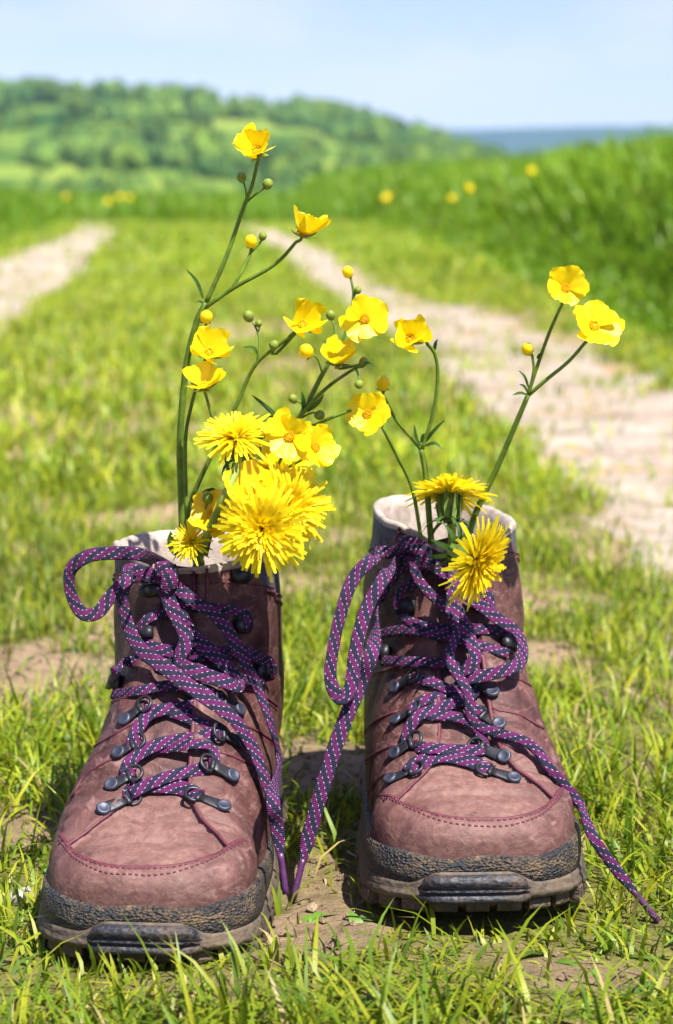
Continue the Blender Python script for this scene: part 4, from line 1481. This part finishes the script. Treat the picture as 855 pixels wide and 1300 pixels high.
def stamen_mesh():
    V, Fc = [], []
    v, f = lathe([(.0, .0018), (.0010, .0016), (.0014, .0010), (.0014, .0004), (.0008, -.0008)], 9)
    V += [Vector(a) for a in v]; Fc += f
    r = random.Random(3)
    for k_ in range(26):
        a = k_ * 2.39996; rr = .0007 + .0018 * math.sqrt(k_ / 26)
        h = .0022 - .0007 * k_ / 26 + r.uniform(-.0003, .0004)
        c0 = Vector((rr * .5 * math.cos(a), rr * .5 * math.sin(a), .0006)); c1 = Vector((rr * math.cos(a), rr * math.sin(a), h))
        v, f = tube([c0, (c0 + c1) / 2, c1 - Vector((0, 0, .0008)), c1], .00018, 4, 4)
        v = [Vector(p) for p in v]
        for q_ in range(8, 16):
            cc = c1 - Vector((0, 0, .0004)); v[q_] = cc + (v[q_] - cc) * 1.9
        o_ = len(V); V += v; Fc += [tuple(i + o_ for i in g_) for g_ in f]
    return mesh_data('flower', V, Fc, M['stamen'])


STAMEN = stamen_mesh()


def sepal_verts():
    V, Fc = [], []
    for a in range(5):
        ang = a * 1.2566 + .6
        m = Matrix.Rotation(ang, 3, 'Z')
        pts = [(0.0005, -.0008, -.0006), (0.0005, .0008, -.0006), (.0030, .0015, -.0003), (.0030, -.0015, -.0003), (.0058, .0009, .0009), (.0058, -.0009, .0009), (.0070, 0, .0018)]
        o_ = len(V)
        V += [m @ Vector(p) for p in pts]
        Fc += [(o_, o_ + 1, o_ + 2, o_ + 3), (o_ + 3, o_ + 2, o_ + 4, o_ + 5), (o_ + 5, o_ + 4, o_ + 6)]
    return V, Fc


SEPALS = mesh_data('sepals', *sepal_verts(), M['bud'])
v, f = lathe([(.0003, -.0006), (.0014, -.0002), (.0024, .0012), (.0027, .0026), (.0023, .0040), (.0012, .0050), (.0002, .0053)], 10)
BUD_G = mesh_data('bud', v, f, M['bud'])
v, f = lathe([(.0003, -.0006), (.0016, -.0002), (.0028, .0014), (.0033, .0030), (.0030, .0048), (.0018, .0062), (.0004, .0066)], 10)
v = [(a[0] * (1 + .10 * math.sin(5 * math.atan2(a[1], a[0]))), a[1] * (1 + .10 * math.sin(5 * math.atan2(a[1], a[0]))), a[2]) for a in v]
BUD_Y = mesh_data('bud', v, f, M['petal'])


def leaf_strip(P, w, seed=0):
    C = catmull(np.array(P), 9)
    T = np.gradient(C, axis=0); T /= np.linalg.norm(T, axis=1)[:, None]
    view = np.array([0.2, -1.0, 0.35])
    V, Fc = [], []
    for i in range(9):
        s_ = i / 8
        S_ = np.cross(T[i], view); S_ /= np.linalg.norm(S_)
        up = np.cross(S_, T[i])
        hw = w * math.sin(math.pi * min(1, .12 + .88 * s_)) ** 0.8 + 1e-5
        V += [C[i] - S_ * hw + up * hw * .35, C[i], C[i] + S_ * hw + up * hw * .35]
    for i in range(8):
        a = i * 3
        Fc += [(a, a + 1, a + 4, a + 3), (a + 1, a + 2, a + 5, a + 4)]
    return V, Fc


class Plant:
    """a cut stem with its branches, flowers, buds and leaves"""
    def __init__(self, name, base, label, cat, group):
        self.base = Vector(base)
        self.tips = []
        self.root = empty(name, self.base)
        tag(self.root, label, cat, group)

    def pts(self, P):
        return [at(*p) - self.base for p in P]

    def stem(self, P, r0, r1, mat='stem', name='stem'):
        Q = self.pts(P)
        v, f = tube([tuple(p) for p in Q], (r0, r1), 8)
        self.tips.append((Q[-1], (Q[-1] - Q[-2]).normalized(), r1))
        return mk(name, v, f, M[mat], self.root)

    def join(self, foot, face):
        """a short pedicel from the nearest stem tip into the foot of a flower or bud"""
        tip, d, r = min(self.tips, key=lambda t: (t[0] - foot).length)
        g = (foot - tip).length
        if g < .0006: return
        f_ = Vector(face).normalized()
        v, f = tube([tuple(tip - d * .001), tuple(tip + d * g * .35), tuple(foot - f_ * g * .30), tuple(foot + f_ * .0005)], (r, r * .9), 7, 10)
        mk('pedicel', v, f, M['stem'], self.root)

    def leaf(self, P, w=.0011):
        v, f = leaf_strip([tuple(p) for p in self.pts(P)], w)
        return mk('leaf', v, f, M['leaf'], self.root)

    def flower(self, p, face, kind='flat', size=1.0, skip=()):
        o = link('flower', STAMEN, self.root)
        spin = random.uniform(0, 6.28)
        self.join(at(*p) - self.base - Vector(face).normalized() * .0008 * size, face)
        o.matrix_local = Matrix.Translation(at(*p) - self.base) @ frame_z(face, spin) @ Matrix.Scale(size, 4)
        for a in range(5):
            if a in skip: continue
            q_ = link('petal', PETALS[kind][random.randrange(len(PETALS[kind]))], o)
            q_.matrix_local = Matrix.Translation((0, 0, .00025 * (a % 2))) @ Matrix.Rotation(a * 1.2566 + random.uniform(-.09, .09), 4, 'Z') @ Matrix.Rotation(random.uniform(-.28, .20), 4, 'Y') @ Matrix.Rotation(random.uniform(-.16, .16), 4, 'X') @ Matrix.Scale(random.uniform(.88, 1.10), 4)
        link('sepals', SEPALS, o)
        return o

    def bud(self, p, face=(0, -.2, 1), yellow=False, size=1.0):
        o = link('bud', BUD_Y if yellow else BUD_G, self.root)
        o.matrix_local = Matrix.Translation(at(*p) - self.base) @ frame_z(face) @ Matrix.Translation((0, 0, -.0024)) @ Matrix.Scale(size, 4)
        self.join(at(*p) - self.base - Vector(face).normalized() * .0024, face)
        if yellow:
            s_ = link('sepals', SEPALS, o)
            s_.matrix_local = Matrix.Rotation(.3, 4, 'Z') @ Matrix.Scale(.55, 4)
        return o


BG = 'buttercup stems standing in the boots'
CAMF = (0, -1, .25)
# tall stem at the back left of the left boot
p = Plant('buttercup', at(232, 700, 1.165), 'tallest buttercup stem, in the left boot, its top flower against the far hill', 'buttercup', BG)
p.stem([(233, 700, 1.165), (231, 640, 1.163), (229, 560, 1.16), (236, 470, 1.155), (249, 412, 1.15), (262, 384, 1.148)], .0021, .0016)
p.stem([(262, 384, 1.148), (288, 325, 1.146), (308, 268, 1.144), (320, 236, 1.142), (327, 207, 1.140)], .0013, .0009, name='branch')
p.stem([(261, 390, 1.148), (296, 366, 1.144), (338, 343, 1.138), (358, 328, 1.134), (373, 311, 1.130)], .0013, .0009, name='branch')
p.stem([(294, 368, 1.144), (310, 340, 1.146), (318, 322, 1.148), (320, 314, 1.148)], .0009, .0008, name='branch')
p.stem([(318, 322, 1.148), (328, 312, 1.150), (333, 304, 1.150)], .0005, .0005, name='branch')
p.stem([(312, 258, 1.144), (313, 244, 1.142), (309, 230, 1.141)], .0006, .0005, name='branch')
p.stem([(314, 256, 1.144), (326, 246, 1.143), (337, 238, 1.142)], .0006, .0005, name='branch')
p.stem([(258, 420, 1.150), (262, 412, 1.146), (262, 406, 1.145)], .0006, .0005, name='branch')
p.flower((327, 193, 1.138), (-.10, -.75, .55), 'cup', 1.12)
p.flower((384, 298, 1.128), (.30, -.22, .90), 'cup', 1.32, skip=(2,))
p.bud((319, 308, 1.147), (-.1, -.3, 1), True, 1.0); p.bud((334, 299, 1.150), (.3, -.2, 1), False, .85)
p.bud((307, 225, 1.141), (-.3, -.3, 1), False, .95); p.bud((340, 234, 1.142), (.5, -.3, .9), False, 1.05)
p.bud((262, 404, 1.144), (.1, -.6, .8), True, 1.05)
p.leaf([(258, 379, 1.148), (250, 358, 1.146), (236, 341, 1.143)], .0010); p.leaf([(261, 386, 1.148), (253, 383, 1.145), (248, 384, 1.143)], .0007)

p = Plant('buttercup', at(238, 700, 1.150), 'buttercup stem in the left boot with one upright flower beside the tallest stem', 'buttercup', BG)
p.stem([(239, 700, 1.150), (236, 620, 1.148), (236, 555, 1.145), (244, 512, 1.142), (256, 470, 1.138), (262, 455, 1.136)], .0012, .0009)
p.flower((266, 449, 1.130), (.15, -.8, .55), 'cup', 1.12)
p = Plant('buttercup', at(300, 660, 1.135), 'buttercup in the left boot with a ragged half-shed flower just below the upright one', 'buttercup', BG)
p.stem([(302, 660, 1.135), (293, 612, 1.130), (284, 570, 1.127), (270, 530, 1.124), (262, 503, 1.121)], .0010, .0008)
p.flower((259, 492, 1.119), (-.10, -.45, .85), 'cup', 1.10, skip=(1,))
p.leaf([(288, 640, 1.13), (270, 622, 1.125), (245, 634, 1.12)], .0012)

p = Plant('buttercup', at(238, 700, 1.140), 'branched buttercup stem leaning right in the left boot, green buds over its fork', 'buttercup', BG)
p.stem([(232, 700, 1.148), (242, 640, 1.145), (270, 575, 1.140), (298, 520, 1.135), (318, 474, 1.130), (332, 455, 1.127), (352, 440, 1.122), (372, 424, 1.118)], .0014, .0009)
p.stem([(327, 458, 1.128), (330, 438, 1.130), (327, 420, 1.132), (319, 406, 1.133)], .0007, .0005, name='branch')
p.stem([(327, 424, 1.132), (330, 416, 1.131)], .0005, .0004, name='branch')
p.flower((383, 413, 1.112), (.35, -.80, .45), 'cup', 1.10)
p.bud((316, 402, 1.133), (-.4, -.3, 1), False, 1.1); p.bud((329, 409, 1.131), (.2, -.3, 1), False, .7); p.bud((348, 438, 1.121), (0, -.5, 1), False, .95)
p.leaf([(328, 452, 1.128), (322, 442, 1.126), (308, 441, 1.122)], .0009)

p = Plant('buttercup', at(318, 690, 1.150), 'many-branched buttercup of the left boot reaching right over the gap between boots', 'buttercup', BG)
p.stem([(300, 700, 1.155), (322, 610, 1.150), (346, 572, 1.146), (380, 530, 1.142), (408, 478, 1.140), (427, 444, 1.138)], .0019, .0012)
p.stem([(427, 444, 1.138), (438, 425, 1.137), (446, 398, 1.137), (449, 372, 1.138), (446, 354, 1.138)], .0009, .0007, name='branch')
p.stem([(448, 380, 1.138), (452, 372, 1.137)], .0005, .0005, name='branch')
p.stem([(428, 444, 1.138), (426, 425, 1.140), (424, 412, 1.141), (421, 404, 1.142)], .0007, .0005, name='branch')
p.stem([(428, 446, 1.138), (442, 437, 1.134), (454, 429, 1.130), (462, 416, 1.126)], .0009, .0008, name='branch')
p.stem([(376, 536, 1.142), (395, 512, 1.138), (418, 490, 1.134), (444, 472, 1.130), (455, 466, 1.128)], .0012, .0008, name='branch')
p.stem([(372, 548, 1.142), (396, 541, 1.138), (420, 531, 1.134), (446, 521, 1.130)], .0010, .0008, name='branch')
p.stem([(410, 476, 1.140), (404, 456, 1.136), (398, 450, 1.134)], .0006, .0005, name='branch')
p.stem([(380, 532, 1.142), (386, 516, 1.140), (376, 508, 1.138)], .0007, .0005, name='branch')
p.stem([(384, 530, 1.142), (396, 524, 1.140), (404, 526, 1.139)], .0006, .0005, name='branch')
p.stem([(452, 468, 1.128), (456, 478, 1.126), (456, 486, 1.125)], .0006, .0005, name='branch')
p.flower((463, 405, 1.122), (.10, -.95, .25), 'flat', 1.05)
p.flower((430, 461, 1.128), (.0, -.55, .80), 'cup', 1.05, skip=(4,))
p.bud((442, 346, 1.138), (-.3, -.3, 1), True, .9); p.bud((455, 367, 1.137), (.3, -.2, 1), False, .75)
p.bud((420, 400, 1.142), (-.2, -.2, 1), False, .95); p.bud((391, 447, 1.132), (-.6, -.6, .5), True, 1.15)
p.bud((462, 459, 1.127), (.3, -.3, 1), False, .9); p.bud((456, 488, 1.125), (0, -.8, -.4), False, .9)
p.bud((372, 506, 1.138), (-.5, -.3, .9), False, .9); p.bud((406, 527, 1.139), (.8, -.5, .2), False, 1.0)
for P in ([(428, 445, 1.138), (418, 436, 1.134), (409, 433, 1.132)], [(390, 522, 1.141), (403, 512, 1.136), (412, 500, 1.133)], [(366, 545, 1.142), (342, 520, 1.138), (318, 500, 1.134)],
          [(372, 540, 1.142), (352, 532, 1.138), (338, 527, 1.136)], [(386, 524, 1.141), (385, 508, 1.137), (383, 496, 1.135)], [(458, 466, 1.127), (466, 462, 1.124), (476, 466, 1.121)]):
    p.leaf(P, .0013)

p = Plant('buttercup', at(340, 640, 1.130), 'two wide open buttercups side by side above the dandelions, facing the viewer', 'buttercup', BG)
p.stem([(318, 690, 1.140), (338, 620, 1.132), (356, 585, 1.124), (366, 562, 1.116)], .0012, .0009)
p.stem([(346, 604, 1.128), (372, 590, 1.122), (396, 576, 1.116)], .0009, .0008, name='branch')
p.flower((368, 555, 1.110), (.0, -.92, .35), 'flat', 1.12); p.flower((400, 568, 1.113), (.45, -.85, .25), 'flat', 1.0)
p.leaf([(345, 552, 1.11), (328, 556, 1.108), (309, 558, 1.106)], .0011)
p.stem([(330, 582, 1.128), (331, 566, 1.118), (325, 556, 1.112)], .0006, .0005, name='branch'); p.bud((323, 552, 1.112), (-.1, -.4, 1), False, 1.0)

p = Plant('buttercup', at(300, 690, 1.125), 'deep yellow buttercup tucked between the big dandelion and its pale stem', 'buttercup', BG)
p.stem([(296, 700, 1.130), (305, 660, 1.122), (314, 632, 1.112)], .0010, .0009)
p.flower((318, 624, 1.100), (.05, -.75, .62), 'deep', 1.30)
p = Plant('buttercup', at(262, 700, 1.130), 'deep yellow buttercup low at the collar of the left boot, left of the pale stem', 'buttercup', BG)
p.stem([(262, 705, 1.135), (268, 680, 1.128), (273, 660, 1.120)], .0010, .0009)
p.flower((271, 654, 1.116), (-.20, -.88, .40), 'deep', 1.12)
p.stem([(262, 690, 1.13), (258, 660, 1.12), (263, 640, 1.115)], .0006, .0005, name='branch'); p.bud((264, 633, 1.115), (.1, -.3, 1), False, 1.1)
p.leaf([(228, 706, 1.135), (218, 690, 1.13), (217, 674, 1.128)], .0028)

# right boot
p = Plant('buttercup', at(600, 672, 1.185), 'buttercup stem leaning right out of the right boot with two open flowers', 'buttercup', BG)
p.stem([(596, 676, 1.185), (607, 645, 1.182), (633, 590, 1.175), (654, 541, 1.168), (671, 501, 1.162)], .0019, .0014)
p.stem([(670, 503, 1.162), (680, 472, 1.160), (697, 424, 1.158), (711, 392, 1.156)], .0011, .0009, name='branch')
p.stem([(672, 501, 1.162), (694, 482, 1.158), (722, 459, 1.154), (745, 433, 1.150)], .0011, .0009, name='branch')
p.stem([(674, 490, 1.161), (678, 468, 1.160), (676, 452, 1.159)], .0008, .0007, name='branch')
p.flower((718, 367, 1.152), (-.02, -.95, .35), 'flat', 1.0); p.flower((753, 415, 1.146), (.25, -.80, .55), 'flat', 1.22)
p.bud((670, 444, 1.158), (-.3, -.4, 1), True, .95)
for P in ([(671, 492, 1.161), (666, 478, 1.158), (658, 470, 1.156)], [(670, 498, 1.161), (665, 490, 1.158), (659, 488, 1.156)], [(669, 501, 1.161), (660, 499, 1.158), (650, 502, 1.155)], [(682, 455, 1.159), (686, 450, 1.157), (690, 450, 1.156)]):
    p.leaf(P, .0008)

p = Plant('buttercup', at(548, 690, 1.180), 'hook-necked buttercup rising from the middle of the right boot collar', 'buttercup', BG)
p.stem([(548, 690, 1.180), (545, 655, 1.178), (541, 605, 1.175), (535, 570, 1.172)], .0018, .0015)
p.stem([(536, 571, 1.172), (546, 540, 1.170), (554, 506, 1.168), (556, 470, 1.166), (552, 448, 1.164), (543, 437, 1.160)], .0012, .0010, name='branch')
p.stem([(534, 570, 1.172), (518, 551, 1.168), (503, 533, 1.164), (488, 504, 1.160)], .0010, .0008, name='branch')
p.flower((521, 432, 1.152), (-.05, -.85, .50), 'cup', 1.18)
p.bud((487, 489, 1.158), (-.1, -.5, .9), True, 1.15)
for P in ([(534, 566, 1.171), (528, 555, 1.168), (526, 538, 1.166)], [(540, 562, 1.171), (550, 548, 1.168), (566, 532, 1.165)], [(540, 566, 1.171), (552, 563, 1.168), (562, 571, 1.165)], [(535, 562, 1.171), (537, 553, 1.169), (540, 550, 1.168)], [(551, 446, 1.164), (553, 436, 1.162), (556, 430, 1.161)]):
    p.leaf(P, .0010)
p = Plant('buttercup', at(534, 690, 1.170), 'slim buttercup stem leaning left out of the right boot, one flower facing the viewer', 'buttercup', BG)
p.stem([(536, 690, 1.172), (524, 622, 1.166), (506, 582, 1.158), (485, 541, 1.148)], .0011, .0009)
p.flower((467, 526, 1.138), (-.05, -.95, .20), 'flat', 1.05)


def dandelion(base, head, face, size, label, stem_pts, mat='stem_pale', seed=0, n=300, droop=0.0):
    p = Plant('dandelion', at(*base), label, 'dandelion', 'dandelions in the boots')
    if stem_pts: p.stem(stem_pts, .0024, .0021, mat)
    r = np.random.default_rng(seed)
    hd = empty('tmp'); bpy.data.objects.remove(hd)
    mtx = Matrix.Translation(at(*head) - p.base) @ frame_z(face, r.uniform(0, 6)) @ Matrix.Scale(size, 4)
    V, T, C = [], [], []
    for k_ in range(n):
        fr = (k_ + .5) / n
        a = k_ * 2.399963 + r.normal(0, .06)
        el = R(78) * (1 - fr ** 0.58) + R(-2) * fr + r.normal(0, R(7))
        L_ = (.0050 + .0132 * fr ** 0.85) * r.uniform(.84, 1.12)
        r0 = .0046 * math.sqrt(fr)
        w = .00085 * r.uniform(.75, 1.2) * (0.65 + 0.5 * fr)
        out = np.array([math.cos(a), math.sin(a), 0]); sd = np.array([-math.sin(a), math.cos(a), 0]); up = np.array([0, 0, 1.0])
        tw = r.normal(0, .25)
        o_ = len(V)
        pos = out * r0 + up * .0012 * (1 - fr)
        ang = el + R(10)
        col = np.array([0.95, 0.70, 0.006]) * (1 - fr) + np.array([0.96, 0.82, 0.020]) * fr
        col = col * r.uniform(.88, 1.05)
        ww = (0.55, 0.9, 1.05, 1.05, .68)
        for s_ in range(5):
            sdd = sd + up * tw
            V.append(pos - sdd * w * ww[s_]); V.append(pos + sdd * w * ww[s_])
            C += [col, col]
            pos = pos + (out * math.cos(ang) + up * math.sin(ang)) * L_ / 4
            ang -= R(3) + R(9) * r.random() + droop * R(8) * fr
        for s_ in range(4):
            b_ = o_ + 2 * s_
            T += [(b_, b_ + 1, b_ + 3), (b_, b_ + 3, b_ + 2)]
    hm = fast_mesh('florets', np.array(V), np.array(T), M['floret'], np.array(C))
    v, f = lathe([(.0012, -.0130), (.0030, -.0125), (.0052, -.0090), (.0058, -.0040), (.0056, .0002), (.0030, .0008), (.0002, .0010)], 16)
    o = mk('flower_head', v, f, M['bract'], p.root)
    o.matrix_local = mtx
    fl = link('florets', hm, o); fl['kind'] = 'stuff'
    for k_ in range(20):
        a = k_ * math.pi / 10 + r.normal(0, .08)
        low = k_ % 2
        out = np.array([math.cos(a), math.sin(a), 0]); sd = np.array([-math.sin(a), math.cos(a), 0]); up = np.array([0, 0, 1.0])
        path = [(.0052, -.0120), (.0062, -.0070), (.0070, -.0010), (.0080, .0040)] if not low else [(.0034, -.0124), (.0070, -.0118), (.0105, -.0140), (.0128, -.0175)]
        V, Fc = [], []
        for (q0, q1), w in zip(path, (.0010, .0013, .0010, .0002)):
            c = out * q0 + up * q1
            V += [c - sd * w, c + sd * w]
        Fc = [(0, 1, 3, 2), (2, 3, 5, 4), (4, 5, 7, 6)]
        mk('bract', V, Fc, M['leaf'] if low else M['bract'], o)
    return p


dandelion((318, 715, 1.118), (333, 672, 1.086), (-.10, -.93, .05), 1.13, 'large dandelion facing the viewer, hanging over the front of the left boot collar', [(318, 715, 1.135), (322, 690, 1.118), (331, 676, 1.100)], seed=1)
dandelion((345, 705, 1.130), (366, 644, 1.106), (.45, -.82, .15), 1.12, 'dandelion half behind the large one, turned to the gap between the boots', [(345, 705, 1.145), (355, 670, 1.130), (370, 648, 1.118)], seed=2)
dandelion((246, 745, 1.160), (300, 556, 1.112), (-.12, -.50, .85), .98, 'side-on dandelion on a thick pale stem, highest dandelion of the left boot', [(244, 748, 1.172), (251, 716, 1.145), (263, 680, 1.114), (284, 634, 1.096), (301, 594, 1.102), (303, 572, 1.112)], seed=3, n=220)
dandelion((330, 690, 1.140), (352, 600, 1.128), (.28, -.60, .75), 1.0, 'dandelion mostly hidden behind the two wide open buttercups', [(330, 700, 1.15), (340, 650, 1.142), (350, 615, 1.134)], seed=4, n=220)
dandelion((250, 712, 1.135), (243, 688, 1.118), (-.35, -.75, .55), .62, 'small dandelion peeping over the left rim of the left boot', [(255, 715, 1.14), (250, 705, 1.13), (245, 693, 1.124)], seed=5, n=120)
dandelion((572, 690, 1.180), (571, 630, 1.172), (.02, .42, .90), 1.15, 'dandelion seen from behind with green bracts, at the rear of the right boot', [(574, 700, 1.178), (574, 672, 1.174), (572, 652, 1.168)], seed=6, n=260, droop=.3)
dandelion((590, 720, 1.150), (604, 712, 1.128), (.68, -.55, -.28), 1.20, 'dandelion drooping over the right side of the right boot collar', [(578, 706, 1.160), (584, 700, 1.150), (592, 704, 1.138)], seed=7)

# buttercups growing on the bank and in the meadow
for (px, py, d), lab in (((675, 217, 8.5), 'blurred buttercup on the bank skyline, highest and furthest right'), ((596, 239, 9.0), 'blurred buttercup on the bank below the skyline one'), ((575, 252, 9.6), 'blurred buttercup lowest on the bank, left of its bright neighbour'),
                         ((492, 250, 13.0), 'blurred buttercup where the bank meets the far meadow'), ((152, 249, 20.5), 'blurred buttercup in the far meadow, middle of three'), ((137, 255, 20.0), 'blurred buttercup in the far meadow, left of three'),
                         ((165, 250, 21.0), 'blurred buttercup in the far meadow, right of three'), ((84, 249, 21.5), 'lone blurred buttercup at the far left of the meadow')):
    top = at(px, py, d)
    gz = float(terrain(top.x, top.y))
    root = empty('meadow_buttercup', (top.x, top.y, gz))
    tag(root, lab, 'buttercup', 'buttercups growing wild in the background')
    h = max(.05, top.z - gz)
    v, f = tube([(0, 0, -.01), (.01, 0, h * .5), (0, 0, h)], (.002, .0014), 6, 8); mk('stem', v, f, M['stem'], root)
    for q_ in range(1 if d < 12 else 2):
        sz = 1.35 if d < 12 else 1.9
        o = link('flower', STAMEN, root)
        o.matrix_local = Matrix.Translation((random.uniform(-.5, .5) * .022 * q_, random.uniform(-.02, .02), h - .012 * q_)) @ frame_z((random.uniform(-.3, .3), -.8, .6)) @ Matrix.Scale(sz, 4)
        for a in range(5):
            c = link('petal', PETALS['flat'][a % 3], o); c.matrix_local = Matrix.Rotation(a * 1.2566, 4, 'Z')

# ------------------------------------------------------------------ the air
hm, nt, b = new_mat('valley_haze')
nt.nodes.remove(b)
pv = nt.nodes.new('ShaderNodeVolumePrincipled')
pv.inputs['Color'].default_value = (0.36, 0.62, 1.0, 1)
pv.inputs['Density'].default_value = 0.00014
pv.inputs['Anisotropy'].default_value = 0.0
nt.links.new(pv.outputs[0], nt.nodes['Material Output'].inputs['Volume'])
x0, x1, y0, y1, z0, z1 = -6000, 6000, -60, 7000, -8, 125
hv = [(x0, y0, z0), (x1, y0, z0), (x1, y1, z0), (x0, y1, z0), (x0, y0, z1), (x1, y0, z1), (x1, y1, z1), (x0, y1, z1)]
hz = mk('haze', hv, [(3, 2, 1, 0), (4, 5, 6, 7), (0, 1, 5, 4), (1, 2, 6, 5), (2, 3, 7, 6), (3, 0, 4, 7)], hm, smooth=False)
tag(hz, 'thin blue haze lying over the valley', 'haze', kind='stuff')
